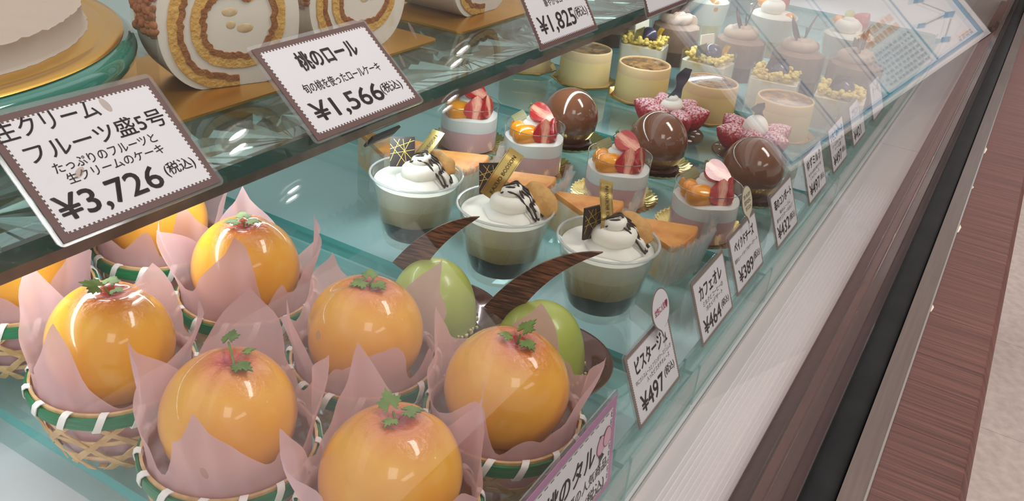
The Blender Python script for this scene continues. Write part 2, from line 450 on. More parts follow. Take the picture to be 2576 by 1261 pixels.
gk = struct(b.build('trim_5', 'rubber')); gk['label'] = 'black rubber gasket holding the front glass'
b = MB(); b.box(-.0051, .0066, YA, YB, -.02, .0008); struct(b.build('trim_6', 'steel'))['label'] = 'scratched steel strip beside the gasket'
b = MB(); b.box(.0066, .0078, YA, YB, -.02, .0014); struct(b.build('trim_7', 'silver'))
# wood top in boards, wood front below
wf = struct(ob('wall_front', None)); wf['label'] = 'brown wood-grain counter front'
for (y0, y1) in ((YA, .4690), (.4694, 1.38), (1.3804, YB)):
    b = MB()
    prof = [(.0079, -.02), (.0079, .0004), (.0480, .0004), (.0490, -.0002), (.0530, -.0085), (.0535, -.0100), (.0535, -.90), (.0479, -.90), (.0479, -.02)]
    n = len(prof)
    b.add([(x, y0, z) for x, z in prof] + [(x, y1, z) for x, z in prof], [(i, i + 1, n + i + 1, n + i) for i in range(n - 1)] + [(n - 1, 0, n, 2 * n - 1), tuple(range(n - 1, -1, -1)), tuple(range(n, 2 * n))])
    b.build('wood_panel', 'wood', wf, ang=60)
# chipped veneer flecks along the joint
fl = MB()
for (x, y, w, l) in ((.0082, .62, .0010, .012), (.0084, .78, .0012, .020), (.0080, .90, .0010, .008), (.0083, 1.02, .0012, .024), (-.0206, .72, .0011, .010), (-.0209, .86, .0012, .016), (-.0207, .99, .0010, .022), (-.0206, .58, .0009, .006)):
    z = .0009 if x > 0 else -.0055
    fl.prism([(x - w, y), (x + w * .3, y + l * .1), (x + w, y + l * .7), (x - w * .2, y + l)], z - .0006, z)
c = fl.build('chipped_edge', 'white_chocolate', wf); c['kind'] = 'stuff'
b = MB(); b.box(.0536, 8, -1.5, 9, -.93, -.905); flo = struct(b.build('floor', 'grout'))
b = MB(); b.box(0, .4485, 0, .4485, -.905, -.900); tl = b.data('floor_tile', 'floor_tile', 0)
for i in range(7):
    for j in range(11): ob('floor_tile', tl, flo, (.0545 + i * .45, -1.18 + j * .45, 0))
b = MB(); b.box(.0, 8, -1.5, 9, 1.76, 1.80); struct(b.build('ceiling', 'ceiling'))
b = MB(); b.box(-1.5, 8, 9, 9.1, -.93, 1.80); struct(b.build('wall_shop', 'shop_wall'))  # unseen far wall of the shop, added to darken the mirrored haze
b = MB(); b.box(-.87, -.85, YA, YB, -.05, .6); struct(b.build('wall_back', 'panel_wall'))
b = MB(); b.box(-.85, -.06, YB, YB + .02, -.05, .5); struct(b.build('wall_far', 'end_panel'))

# ------------------------------------------------------------------ front glass: slanted flat pane
AM = R(26); GX0 = -.0200
def gx(z): return GX0 - z * math.tan(AM)
zs = [-.003, .05, .1, .2, .3, .4, .47]
fg = MB(); fg.sheet([[(gx(z), y, z) for z in zs] for y in (YA, YB)], thick=.005)
g = struct(fg.build('window_1', 'front_glass', ang=60)); g['label'] = 'slanted front glass pane of the cake case'

# ------------------------------------------------------------------ lower glass shelf panes
def pane(y0, y1, label, x0=-.80, x1=-.1135):
    o = thing('glass_shelf_pane', label, 'glass shelf', (x1, (y0 + y1) / 2, 0), 0, 'glass panes of the lower shelf')
    h = (y1 - y0) / 2
    P = rounded_rect(x0 - x1, 0, -h, h, .012, (1, 0, 0, 1))
    n = len(P); b = MB()
    b.add([(x, y, -.0075) for x, y in P] + [(x, y, 0) for x, y in P], [tuple(range(n - 1, -1, -1)), tuple(range(n, 2 * n))], 0)
    off = 0
    for i in range(n):
        j = (i + 1) % n; b.f.append((i, j, n + j, n + i)); b.m.append(1)
    b.build('pane', ['shelf_glass', 'glass_edge'], o, ang=30)
    for y in (-h + .006, h - .006):      # clear bars the pane rests on
        b = MB(); b.box(x0 - x1, -.004, y - .004, y + .004, -.0298, -.0077); b.build('support_bar', 'acrylic', o, ang=0)
    return o
PN = [(.187, .4275, 'nearest glass pane of the lower shelf, under the peach tarts'), (.4335, .5975, 'glass pane of the lower shelf under the three coffee cups'),
      (.6035, .7705, 'glass pane of the lower shelf under the strawberry cylinders and domes'), (.7765, .948, 'glass pane of the lower shelf under the brulee cylinders'),
      (.954, 1.170, 'glass pane of the lower shelf under the yellow crumb cakes'), (1.176, 1.60, 'farthest glass pane of the lower shelf, behind the chocolate cakes')]
for y0, y1, l in PN: pane(y0, y1, l)
# acrylic price rail, one length per pane
RL = [(.06, .345, 'near'), (.349, .448, 'b'), (.452, .604, 'c'), (.608, .83, 'd'), (.834, 1.12, 'e'), (1.124, 1.6, 'f')]
RLAB = ['length of clear price rail behind the pink peach tart card', 'length of clear price rail holding the pistachio card', 'length of clear price rail holding the cafe au lait card',
        'length of clear price rail holding the strawberry compote card', 'length of clear price rail holding the yuzu milk card', 'farthest length of clear price rail beyond the last price cards']
for (y0, y1, _), l in zip(RL, RLAB):
    b = MB()
    prof = [(-.1130, -.0298), (-.1130, .0012), (-.1116, .0012), (-.1116, -.0060), (-.1036, -.0060), (-.1036, .0006), (-.1022, .0006), (-.1022, -.0298)]
    n = len(prof)
    b.add([(x, y0, z) for x, z in prof] + [(x, y1, z) for x, z in prof], [(i, i + 1, n + i + 1, n + i) for i in range(n - 1)] + [tuple(range(n - 1, -1, -1)), tuple(range(n, 2 * n))])
    tag(b.build('price_rail', 'acrylic_rail', None, 0), l, 'price rail', 'clear price rail at the front of the shelf')

# ------------------------------------------------------------------ upper shelf with cut-glass sheet
us = thing('upper_glass_shelf', 'upper glass shelf with a cut-glass pattern and a grey metal front rail', 'glass shelf', (-.31, .5, .117))
b = MB(); b.box(-.50, 0, -.75, 1.5, -.0005, .0078, 0)
b.m = [0, 0, 0, 0, 0, 1]
b.build('shelf_glass', ['shelf_glass', 'upper_edge'], us, 0)
b = MB(); b.box(-.020, -.010, -.75, 1.5, -.0120, -.0020); b.build('front_rail', 'rail_metal', us, 20)
b = MB(); b.box(-.024, -.0195, -.75, 1.5, -.0124, -.0122); b.box(-.032, -.021, -.75, 1.5, -.010, -.0022); b.build('led_channel', 'white_plastic', us, 0)
# fan facets of the cut glass
t = NT('cut_glass')
fr = t.n('Fresnel', IOR=1.8).outputs[0]
M['cut_glass'] = t.surf(t.n('MixShader', i0=.30, i1=t.pbr(lin((186, 188, 182)), .14, .85), i2=t.n('BsdfTransparent', Color=lin((190, 205, 200))).outputs[0]).outputs[0])
b = MB(); s = .046
for i in range(5):
    for j in range(48):
        cx, cy = -.012 - s * (i + .5), -.74 + s * (j + .5)
        ccx, ccy = cx + (-1) ** (i + j) * s * .34, cy + (-1) ** j * s * .25
        ring = []
        for k in range(28):
            a = 2 * PI * k / 28; q = s * .5 / max(abs(math.cos(a)), abs(math.sin(a)))
            ring.append((cx + q * math.cos(a), cy + q * math.sin(a), -.0012 - (.0060 if k % 2 else 0)))
        V = [(ccx, ccy, -.0020)] + ring
        b.add(V, [(0, 1 + k, 1 + (k + 1) % 28) for k in range(28)])
b.build('cut_glass_sheet', 'cut_glass', us, 0)
# dried drops and crumbs stuck to the outside of the front glass
for (y, z, s, l, tw) in ((.098, .245, .0007, .0016, .5), (.088, .236, .0007, .0013, 2.2), (.087, .181, .0006, .0014, .2), (.125, .191, .0006, .0012, 2.6), (.191, .243, .0006, .0024, .25), (.183, .237, .0005, .0018, .2)):
    m = Matrix.Rotation(-AM, 4, 'Y') @ Matrix.Rotation(tw, 4, 'X')
    b = MB(); b.sphere((0, 0, 0), (.00012, s, l), 14, 8, 0, m)
    b.build('dried_drop', 'smudge', g, 0, (gx(z) + .00012, y, z))

# ------------------------------------------------------------------ peach tarts in bamboo baskets
def cone_r(z): return .0265 + .0115 * (z / .036) ** .75
def basket_parts():
    D = {}
    b = MB(); b.lathe([(.0372, .0330), (.0386, .0330), (.0390, .0362), (.0386, .0392), (.0374, .0392)], 56); D['rim'] = b.data('rim', 'bamboo_green')
    b = MB(); b.lathe([(.0358, .0325), (.0371, .0325), (.0371, .0406), (.0358, .0406), (.0358, .0325)], 56); D['lip'] = b.data('inner_rim', 'bamboo')
    # a white binding turn, slanted over the green rim
    g = []
    path = [(.0372, .0322, -.0024), (.0388, .0318, -.0018), (.0397, .0340, -.0010), (.0397, .0365, 0), (.0395, .0395, .0012), (.0380, .0412, .0020), (.0360, .0412, .0026), (.0352, .0395, .0030)]
    for (r, z, y) in path: g.append([(r, y - .0017, z), (r, y + .0017, z)])
    b = MB(); b.sheet(g, 0, -.0006); D['bind'] = b.data('rim_binding', 'binding_white', 60)
    for sgn in (1, -1):
        g = []
        for k in range(11):
            z = .001 + .0335 * k / 10; a = sgn * .98 * k / 10; r = cone_r(z) + (.0005 if (k % 2) == (sgn > 0) else -.0001)
            hw = .0021 / r
            g.append([(r * math.cos(a - hw), r * math.sin(a - hw), z), (r * math.cos(a + hw), r * math.sin(a + hw), z)])
        b = MB(); b.sheet(g, 0, .0006); D[sgn] = b.data('bamboo_strip', 'bamboo', 60)
    for i, z in enumerate((.0090, .0205)):
        b = MB(); r = cone_r(z); r1 = cone_r(z + .0028)
        b.lathe([(r - .0003, z), (r + .0003, z), (r1 + .0003, z + .0028), (r1 - .0003, z + .0028)], 56); D['h%d' % i] = b.data('bamboo_strip', 'bamboo', 60)
    b = MB()
    for k in range(6):
        m = Matrix.Rotation(PI * k / 6, 4, 'Z'); b.box(-.0265, .0265, -.0018, .0018, .0004 + .0002 * k, .0009 + .0002 * k, 0, m)
    D['base'] = b.data('woven_base', 'bamboo', 0)
    return D
BK = basket_parts()
def basket(x, y, rz, label):
    o = thing('bamboo_basket', label, 'basket', (x, y, .0002), rz, 'small woven bamboo baskets')
    ob('rim', BK['rim'], o); ob('inner_rim', BK['lip'], o)
    for k in range(15): ob('rim_binding', BK['bind'], o, None, (0, 0, 2 * PI * k / 15))
    for k in range(10):
        for sgn in (1, -1): ob('bamboo_strip', BK[sgn], o, None, (0, 0, 2 * PI * k / 10 - sgn * .5))
    for i in range(2): ob('bamboo_strip', BK['h%d' % i], o)
    ob('woven_base', BK['base'], o)
    return o

def leaflet(mb, c, direction, size, lift, roll=0.):
    """a lobed, toothed herb leaflet, slightly domed"""
    n = 26; V = []; 
    lob = [(0, 0)]
    for k in range(n + 1):
        a = -2.5 + 5.0 * k / n
        r = .55 + .45 * math.exp(-(a / .5) ** 2) + .32 * math.exp(-((abs(a) - 1.25) / .4) ** 2)
        r *= 1.0 if k % 2 else .76
        lob.append((r * math.cos(a), r * math.sin(a)))
    d = Vector(direction).normalized(); up = Vector((0, 0, 1)); s_ = up.cross(d).normalized(); nn = d.cross(s_)
    nn = (nn * math.cos(roll) + s_ * math.sin(roll)).normalized(); s_ = nn.cross(d)
    for (u, w) in lob:
        h = lift * (1 - (u * u + w * w) * .9)
        V.append(Vector(c) + (d * (u + .35) + s_ * w * .82 + nn * h) * size)
    k = len(V); V2 = [p - nn * .00022 for p in V]
    F = [(0, i, i + 1) for i in range(1, k - 1)]
    mb.add(V + V2, F + [tuple(x + k for x in f[::-1]) for f in F])
def herb(kind):
    b = MB()
    if kind == 0:
        leaflet(b, (.001, 0, .0022), (1, .3, .15), .0042, .3); leaflet(b, (-.001, .001, .0024), (-.5, 1, .25), .0040, .3); leaflet(b, (0, -.001, .0022), (-.2, -1, .2), .0038, .3)
        b.tube([(.0, 0, .0005), (0, 0, .0022), (-.0012, -.0005, .0032)], .0003, 5)
    elif kind == 1:
        leaflet(b, (.0, .0015, .0030), (.2, .8, .55), .0046, .2, .3); leaflet(b, (.0016, .0, .0022), (1, -.5, .1), .0040, .3); leaflet(b, (-.0012, -.001, .0022), (-1, -.6, .3), .0032, .3)
        b.tube([(.0, 0, .0005), (0, .0005, .002), (0, .001, .0034)], .0003, 5)
    else:
        leaflet(b, (.002, -.003, .0018), (1, -.6, .05), .0044, .25); leaflet(b, (-.001, .005, .0032), (.1, 1, .35), .0040, .25, .3)
        b.tube([(.002, -.003, .002), (.0005, .001, .0035), (-.001, .005, .0038)], .0003, 5); leaflet(b, (.003, .002, .0022), (1, .4, .3), .0026, .3)
    return b.data('herb_sprig', 'herb', 50)
HERB = [herb(0), herb(1), herb(2)]

def peach_mesh(seed, rx, rz_):
    q = random.Random(seed); ph0 = q.uniform(0, 6.28); e = q.uniform(-.03, .03)
    def fn(d, th, ph):
        da = abs((ph - ph0 + PI) % (2 * PI) - PI)
        c = .055 * math.exp(-(da / .20) ** 2) * (math.sin(th) ** .7 if math.sin(th) > 0 else 0)
        top = .135 * math.exp(-(th / .26) ** 2)
        return 1 - c - top + e * math.cos(2 * (ph - ph0)) * math.sin(th) - .03 * (1 + math.cos(th - PI)) * .5
    b = MB(); b.sphere((0, 0, 0), (rx, rx, rz_), 56, 36, 0, None, fn)
    return b.data('peach_flesh', 'peach', 0)
def smoothall(me): me.polygons.foreach_set('use_smooth', [True] * len(me.polygons)); return me
def peach(x, y, seed, label, hk, hrot, rx=.0292, rz_=.0300, zc=.0535, tilt=(0, 0)):
    o = thing('peach_tart', label, 'peach tart', (x, y, zc), 0, 'glazed whole peach tarts')
    p = ob('peach_flesh', smoothall(peach_mesh(seed, rx, rz_)), o, None, (tilt[0], tilt[1], 0))
    h = ob('herb_sprig', HERB[hk], o, (Matrix.Rotation(tilt[1], 3, 'Y') @ Matrix.Rotation(tilt[0], 3, 'X')) @ Vector((0, 0, rz_ * .865 - .0010)), (tilt[0], tilt[1], hrot))
    h.scale = (1.75, 1.75, 1.6)
    b = MB(); b.lathe([(0.0001, -.0455), (.0215, -.0455), (.0255, -.0300), (.0235, -.0240), (.0001, -.0225)], 36)
    b.build('tart_shell', 'cookie', o)
    return o
def paper(x, y, seed, rz, label, amp=1.0, dips=()):
    """square of wax paper pressed into the basket: four tall corners and pleated sides"""
    q = random.Random(seed); n = 112; m = 15
    o = None; grid = []
    pk = [q.uniform(0, 6.28) for _ in range(6)]
    ch = [q.uniform(.9, 1.10) for _ in range(4)]; lean = [q.uniform(-.004, .008) for _ in range(8)]
    pet = [q.uniform(.80, 1.15) for _ in range(8)]
    for i in range(n + 1):
        a = 2 * PI * (i % n) / n
        w4 = a / (PI / 2); kk = int(w4) % 4; f = w4 - int(w4)
        sq = 1 / max(abs(math.cos(a + PI / 4)), abs(math.sin(a + PI / 4)))     # 1 .. 1.414, corners at 0, 90 ..
        cor = (sq - 1) / .414
        c4 = ch[kk] * (1 - f) + ch[(kk + 1) % 4] * f
        w8 = a / (PI / 4); k8 = int(w8) % 8; f8 = w8 - int(w8); ff = smooth01(f8)
        p8 = pet[k8] * (1 - ff) + pet[(k8 + 1) % 8] * ff; l8 = lean[k8] * (1 - ff) + lean[(k8 + 1) % 8] * ff
        top = (.0500 + .0340 * cor ** .62 * c4 + .004 * abs(math.sin(4 * a + pk[0])) ) * (.5 + .5 * p8)
        for (da, wd, zt) in dips:
            dd = abs((a - (da - rz) + PI) % (2 * PI) - PI)
            k_ = smooth01(1 - dd / wd); top = top * (1 - k_) + min(top, zt) * k_
        row = []
        for j in range(m):
            t_ = j / (m - 1); z = .0032 + (top - .0032) * t_
            base = min(cone_r(min(z, .036)) - .0016, .0349)
            fl = smooth01((z - .040) / .040)
            r = base + fl * (.0035 + l8) * amp
            r += fl * .0022 * math.sin(8 * a + pk[1]) + fl * .0014 * math.sin(14 * a + pk[2]) - .0007 * abs(math.sin(11 * a + pk[3])) * min(1, z / .02)
            r = max(r, math.sqrt(max(.0301 ** 2 - (z - .0535) ** 2, 0)) + .0012 if z > .028 else r)
            ar = a + .10 * fl * math.sin(3 * a + pk[4])
            row.append((r * math.cos(ar), r * math.sin(ar), z))
        grid.append(row)
    b = MB(); b.sheet(grid)
    o = b.build('paper_wrap', 'wax_paper', None, 50, (x, y, .001), (0, 0, rz))
    me = o.data
    return tag(o, label, 'paper wrap', 'pink wax paper wraps')
PE = [  # x, y, seed, herb kind, herb rotation, paper rotation, who
    (-.414, .226, 1, 0, .3, .3, 'at the left edge, below the big card'),
    (-.404, .309, 2, 0, 1.0, 1.1, 'hidden behind the 3,726 yen card'),
    (-.323, .300, 3, 0, 2.2, .75, 'beside the bare glass, behind the other peaches'),
    (-.319, .211, 4, 1, 2.6, .35, 'leftmost with its whole basket showing'),
    (-.233, .2915, 5, 0, 4.0, 1.2, 'next to the left green pistachio dome'),
    (-.2375, .2065, 6, 2, .6, .55, 'with two separate leaves, in the front row'),
    (-.153, .297, 7, 1, .0, .2, 'between right pistachio dome and pink card'),
    (-.160, .2185, 8, 1, 1.2, .95, 'cut by the bottom edge, dark red hollow')]
TO = math.atan2(-.25, .35)     # towards the shopper
for i, (x, y, sd, hk, hr, pr_, who) in enumerate(PE):
    basket(x, y, i * .7, 'bamboo basket of the peach tart ' + who)
    to = math.atan2(-y, -x)
    dips = {4: [(to + .05, .75, .040)], 8: [(to, .9, .036)], 5: [(to + .7, .4, .044), (to - .6, .3, .044)], 7: [(to, .45, .042)], 3: [(to + .25, .22, .047)], 6: [(to - .9, .3, .044), (to + .9, .35, .046)], 1: [(to + .1, .3, .046)], 2: [(to, .3, .045)]}[sd]
    paper(x, y, sd * 11, pr_, 'pink paper of the peach tart ' + who, 1.0, dips)
    peach(x, y, sd, 'glazed peach tart ' + who, hk, hr, tilt=(rnd.uniform(-.12, .12), rnd.uniform(-.05, .12)))

# ------------------------------------------------------------------ pistachio domes on brown trays
def pistachio(x, y, label, traylabel, leaf):
    t_ = thing('brown_dish', traylabel, 'dish', (x + .004, y, .0002), 0, 'brown glossy dishes')
    b = MB(); b.lathe([(.0001, .0), (.026, .0), (.034, .0035), (.0395, .0085), (.0405, .0110), (.0385, .0108), (.0325, .0052), (.025, .0018), (.0001, .0016)], 64)
    b.build('dish', 'brown_tray', t_)
    o = thing('pistachio_dome', label, 'cake', (x, y, .0021), 0, 'green pistachio domes')
    def fn(a, j, r, z):
        d = abs((a - 2.6 + PI) % (2 * PI) - PI); k = .10 * math.exp(-(d / .22) ** 2)
        return r * (1 - k), z
    prof = [(.0001, .0)] + [(.0278 * math.cos(R(q)) ** .8 if q < 90 else .0001, .002 + .0395 * math.sin(R(q))) for q in range(0, 91, 6)]
    b = MB(); b.lathe(prof, 56, 0, fn); b.build('mousse_dome', 'pistachio', o, 60)
    b = MB(); q = random.Random(5)
    for k in range(60):
        a = q.uniform(0, 6.28); rr = .0272 + q.uniform(0, .0018)
        b.sphere((rr * math.cos(a), rr * math.sin(a), .0012 + q.uniform(0, .004)), q.uniform(.0009, .0017), 6, 4)
    c = b.build('chopped_nuts', 'chopped_nut', o); c['kind'] = 'stuff'
    # curved blade of marbled chocolate
    (bx, bz), (mx, mz), (tx, tz) = leaf
    P = []; n = 14
    for k in range(n + 1):
        t2 = k / n; u = (1 - t2) ** 2 * bx + 2 * t2 * (1 - t2) * mx + t2 * t2 * tx; w = (1 - t2) ** 2 * bz + 2 * t2 * (1 - t2) * mz + t2 * t2 * tz
        wd = .0092 * (1 - t2) ** .75 + .0001
        du = 2 * (1 - t2) * (mx - bx) + 2 * t2 * (tx - mx); dw = 2 * (1 - t2) * (mz - bz) + 2 * t2 * (tz - mz); L = math.hypot(du, dw)
        P.append((u, w, -dw / L * wd, du / L * wd))
    poly = [(u + a, w + c_) for u, w, a, c_ in P] + [(u - a, w - c_) for u, w, a, c_ in P[::-1]]
    m = Matrix(((1, 0, 0, 0), (0, 0, -1, 0), (0, 1, 0, 0), (0, 0, 0, 1)))
    b = MB(); b.prism(poly, -.0007, .0007, 0, m); b.build('chocolate_blade', 'marbled', o, 30, (0, .004, 0), (0, 0, .25))
    return o
pistachio(-.257, .387, 'green pistachio dome with chocolate blade, left one behind the peaches', 'glossy brown dish under the left pistachio dome', ((-.0215, .0290), (-.004, .062), (.0232, .0765)))
pistachio(-.181, .386, 'green pistachio dome with chocolate blade, right one beside the pistachio price card', 'glossy brown dish under the right pistachio dome', ((-.0285, .0260), (-.008, .068), (.0265, .0815)))

# ------------------------------------------------------------------ coffee cups
def cup_r(z): return .0222 + .0098 * (z / .0520)
def coffee_cup(x, y, rz, label, deco):
    o = thing('dessert_cup', label, 'dessert', (x, y, .0002), rz, 'layered coffee dessert cups')
    pr_ = [(.0001, .0), (.0210, .0), (.0222, .0012)] + [(cup_r(z), z) for z in (.01, .02, .03, .04, .0505)] + [(.0327, .0512), (.0330, .0520), (.0327, .0527), (.0316, .0527)]
    pr_ += [(cup_r(z) - .0008, z) for z in (.0505, .04, .03, .02, .011)] + [(.0205, .0058), (.0001, .0058)]
    b = MB(); b.lathe(pr_, 64); b.build('plastic_cup', 'cup_plastic', o, 60)
    b = MB(); b.lathe([(.0327 + .0009 * math.cos(R(a)), .0521 + .0009 * math.sin(R(a))) for a in range(0, 361, 40)], 72); b.build('rim', 'clear_rim', o, 80)
    q = random.Random(int(abs(x) * 1000)); w = [q.uniform(0, 6.28) for _ in range(4)]
    wob = lambda a, k: .0013 * math.sin(2 * a + w[k]) + .0007 * math.sin(5 * a + w[k])
    z1, z2 = .0190, .0330
    e = .0011
    b = MB(); b.lathe([(.0001, .0061), (.0205, .0061), (cup_r(z1) - e, z1), (.0001, z1)], 56, 0, lambda a, j, r, z: (r, z + wob(a, 0) if j >= 2 else z)); b.build('coffee_jelly', 'coffee_jelly', o, 50)
    b = MB(); b.lathe([(.0001, z1 + .00002), (cup_r(z1) - e, z1 + .00002), (cup_r(.024) - e, .024), (cup_r(z2) - e, z2), (.0001, z2)], 56, 0, lambda a, j, r, z: (r, z + (wob(a, 0) if j < 2 else wob(a, 1) * .6 if j > 2 else 0))); b.build('coffee_mousse', 'coffee_blend', o, 50)
    b = MB(); b.lathe([(.0001, z2 + .00002), (cup_r(z2) - e, z2 + .00002), (cup_r(.04) - e, .040), (cup_r(.0462) - e, .0470), (cup_r(.0465) - .0030, .0466), (.0001, .0470)], 56, 0, lambda a, j, r, z: (r, z + wob(a, 1) * .6 if j < 2 else z)); b.build('milk_mousse', 'milk_blend', o, 50)
    # whipped cream: a fat piped swirl lying over the top
    g = []; n = 76
    for k in range(n + 1):
        a = 4.6 * PI * k / n; t2 = k / n
        rr = .0122 * (1 - t2) ** .8
        g.append(((rr * math.cos(a) + .004, rr * math.sin(a) + .003, (.0490 + .0185 * t2 ** 1.1)), .0070 * (1 - t2) ** .55 + .0007))
    b = MB(); b.tube([p for p, r in g], [r for p, r in g], 14, 0)
    b.lathe([(.0001, .0485), (.0200, .0485), (.0188, .0502), (.0001, .0610)], 36, 0, lambda a, j, r, z: (r + (.0010 * math.sin(6 * a) if r > .01 else 0), z), Matrix.Translation((.004, .003, -.0016)))
    b.build('whipped_cream', 'cream', o, 80)
    b = MB()
    for k in range(6):
        off = -.0070 + .0027 * k; pts = []
        for s in range(15):
            t2 = s / 14; u = -.007 + (.027 + .002 * math.sin(k * 2.3)) * t2
            d2 = math.hypot(u, off)
            zz_ = .0480 + .0212 * max(0, 1 - d2 / .0200) ** .75 + .0010
            pts.append((.004 + u + .0008 * math.sin(k * 2 + s), off + .003 + .0008 * math.sin(s * 1.3 + k), max(zz_, .0474)))
        b.tube(pts, [.00055 + .00016 * ((s * 7 + k) % 3) for s in range(len(pts) - 1)] + [.0011], 6)
    b.build('chocolate_drizzle', 'chocolate_dark', o, 80, None, (0, 0, deco['driz']))
    def ck(d, th, ph): return 1 + deco['wav'] * (.06 * math.cos(7 * ph) * abs(math.sin(th)) ** 3 + .05 * math.sin(4 * ph + 3 * th)) + .015 * math.sin(5 * ph)
    b = MB(); b.sphere((0, 0, 0), (deco['ck'][3], deco['ck'][4], .0042), 40, 18, 0, None, ck)
    c = b.build('cookie', 'cookie', o, 60); L_ = Vector(deco['ck'][1]); N_ = Vector(deco['ck'][2])
    c.matrix_local = frame(deco['ck'][0], L_.cross(N_), N_)
    # dark plaque with gold lines
    pl = ob('chocolate_plaque', MB().box(-.0008, .0008, -.0088, .0088, 0, .021).data('chocolate_plaque', 'chocolate_dark', 0), o); pl.matrix_local = frame(*deco['plq'])
    b = MB()
    for (y0, z0, y1, z1_) in ((-.0086, .016, .004, .0005), (-.006, .0195, .0086, .003), (-.0086, .009, .0086, .012), (-.002, .0195, -.0086, .004), (.006, .0195, -.004, .0004), (-.0086, .0125, .0086, .0185), (.0005, .0195, .003, .0004)):
        d = Vector((0, y1 - y0, z1_ - z0)); L = d.length; d /= L; nrm = Vector((0, -d.z, d.y)) * .00017
        A = Vector((.00085, y0, z0)); B_ = Vector((.00085, y1, z1_))
        b.add([A - nrm, B_ - nrm, B_ + nrm, A + nrm], [(0, 1, 2, 3)]); 
        b.add([p + Vector((-.0017, 0, 0)) for p in (A - nrm, B_ - nrm, B_ + nrm, A + nrm)], [(0, 1, 2, 3)])
    b.build('gold_lines', 'gold_line', pl, 0)
    # gold label: bent strip
    W_ = .0115; L_ = .036
    def bend(u, s_):   # s_ along 0..1
        return Vector((.0045 * math.sin(s_ * 3.0 + deco['curl']) , u, L_ * s_))
    b = MB(); b.sheet([[bend(W_ * (i / 6 - .5), j / 16) for j in range(17)] for i in range(7)], 0, .0003)
    lb = b.build('gold_label', 'gold_label', o, 60); lb.matrix_local = frame(*deco['lab'])
    me = text_data('KAZUO BODSON', L_ * .80, .0026, .01); me.materials.clear(); me.materials.append(M['ink_gold'])
    for v in me.vertices:
        s_ = v.co.x / L_ + .5; u = -v.co.y + .0006
        p0 = bend(u, s_); d = .00055 if True else 0
        p1 = bend(u, s_ + .01); nn = Vector((p1.z - p0.z, 0, -(p1.x - p0.x))).normalized()
        v.co = p0 + nn * d
    ob('lettering', me, lb)
    b = MB()
    for u in (-W_ / 2 + .0007, W_ / 2 - .0007):
        g = [[bend(u + e2, j / 16) + Vector((.0004, 0, 0)) for e2 in (-.00012, .00012)] for j in range(1, 16)]; b.sheet(g)
    b.build('label_border', 'ink_gold', lb, 60)
    return o
t = NT('coffee_blend')
z_ = t.n('SeparateXYZ', Vector=t.coord()).outputs[2]
cc = t.mix(t.ramp(t.math('ADD', z_, t.ramp(t.noise(60, 3), 0, 1, -.004, .004)), .018, .036), lin((160, 128, 80)), lin((222, 208, 168)))
M['coffee_blend'] = t.surf(t.pbr(cc, .4, 0, .2, .15))
t = NT('milk_blend')
z_ = t.n('SeparateXYZ', Vector=t.coord()).outputs[2]
M['milk_blend'] = t.surf(t.pbr(t.mix(t.ramp(t.math('ADD', z_, t.ramp(t.noise(50, 3), 0, 1, -.003, .003)), .032, .043), lin((224, 212, 174)), lin((244, 242, 228))), .4, 0, .2, .15))
coffee_cup(-.333, .4715, .0, 'coffee layer cup with a curled gold label, leftmost of the three cups', dict(driz=.16, wav=1.0, ck=((.0110, .0134, .0590), (.8, .07, -.5), (.3, -.6, .7), .0078, .0125), plq=((-.0112, -.0018, .0545), (.31, -.59, .35), (-.31, .36, .88)), lab=((.0005, -.0035, .0515), (-.15, -.80, .50), (.07, .54, .83)), curl=1.2))
coffee_cup(-.258, .470, .0, 'coffee layer cup with a straight gold label, in the middle of the three cups', dict(driz=.10, wav=.2, ck=((.0185, .0140, .0572), (.75, .0, -.66), (.3, -.6, .7), .0092, .0148), plq=((-.0120, .0012, .0560), (.36, -.70, .25), (-.25, .25, .93)), lab=((-.0130, -.0038, .0555), (.41, -.78, .47), (.22, .59, .78)), curl=-.6))
coffee_cup(-.1825, .4720, .0, 'coffee layer cup with an upright gold label, rightmost of the three cups', dict(driz=.3, wav=.3, ck=((.0120, .0125, .0590), (.75, .1, -.60), (.3, -.6, .7), .0085, .0135), plq=((-.0105, -.0020, .0500), (.93, -.30, .10), (-.12, .10, .98)), lab=((-.0045, -.0010, .0525), (.80, -.30, .35), (-.155, .447, .88)), curl=1.6))

# ------------------------------------------------------------------ baked cheese wedges in crinkled film
def cheese(x, y, rz, label, film=True):
    o = thing('cheesecake_slice', label, 'cheesecake', (x, y, .0003), rz, 'baked cheesecake slices')
    n = 12; h = R(24); L = .058; P = [(0, 0)] + [(L * math.cos(-h + 2 * h * k / n), L * math.sin(-h + 2 * h * k / n)) for k in range(n + 1)]
    def rd(P, e): return [(px * e + (1 - e) * .034, py * e) for px, py in P]
    b = MB(); m = len(P)
    rings = [(1, .0), (1, .026), (.985, .0285), (.94, .0298)]
    V = [(px, py, z) for e, z in rings for px, py in rd(P, e)]
    b.add(V, [tuple(range(m - 1, -1, -1))], 0)
    for r_ in range(3):
        for i in range(m):
            j = (i + 1) % m; b.f.append((r_ * m + i, r_ * m + j, (r_ + 1) * m + j, (r_ + 1) * m + i)); b.m.append(0 if r_ < 1 else 1)
    b.f.append(tuple(3 * m + i for i in range(m))); b.m.append(1)
    b.build('cake', ['cheese_side', 'orange_top'], o, 50)
    q = random.Random(int(abs(x) * 999)); g = []
    N = 46; hh = h * 1.5
    for k in range(N + 1):
        a = -hh + 2 * hh * k / N; cr = (.0030 if k % 2 else 0) + q.uniform(0, .0022); row = []
        for j in range(5):
            t2 = j / 4; r_ = L + .0016 + cr * (.5 + t2) + .004 * t2 + q.uniform(0, .0012); row.append((r_ * math.cos(a), r_ * math.sin(a), .0004 + (.0365 + q.uniform(-.0014, .0014)) * t2))
        g.append(row)
    b = MB(); b.sheet(g); b.build('crinkled_film', 'crinkle', o, 0)
    return o
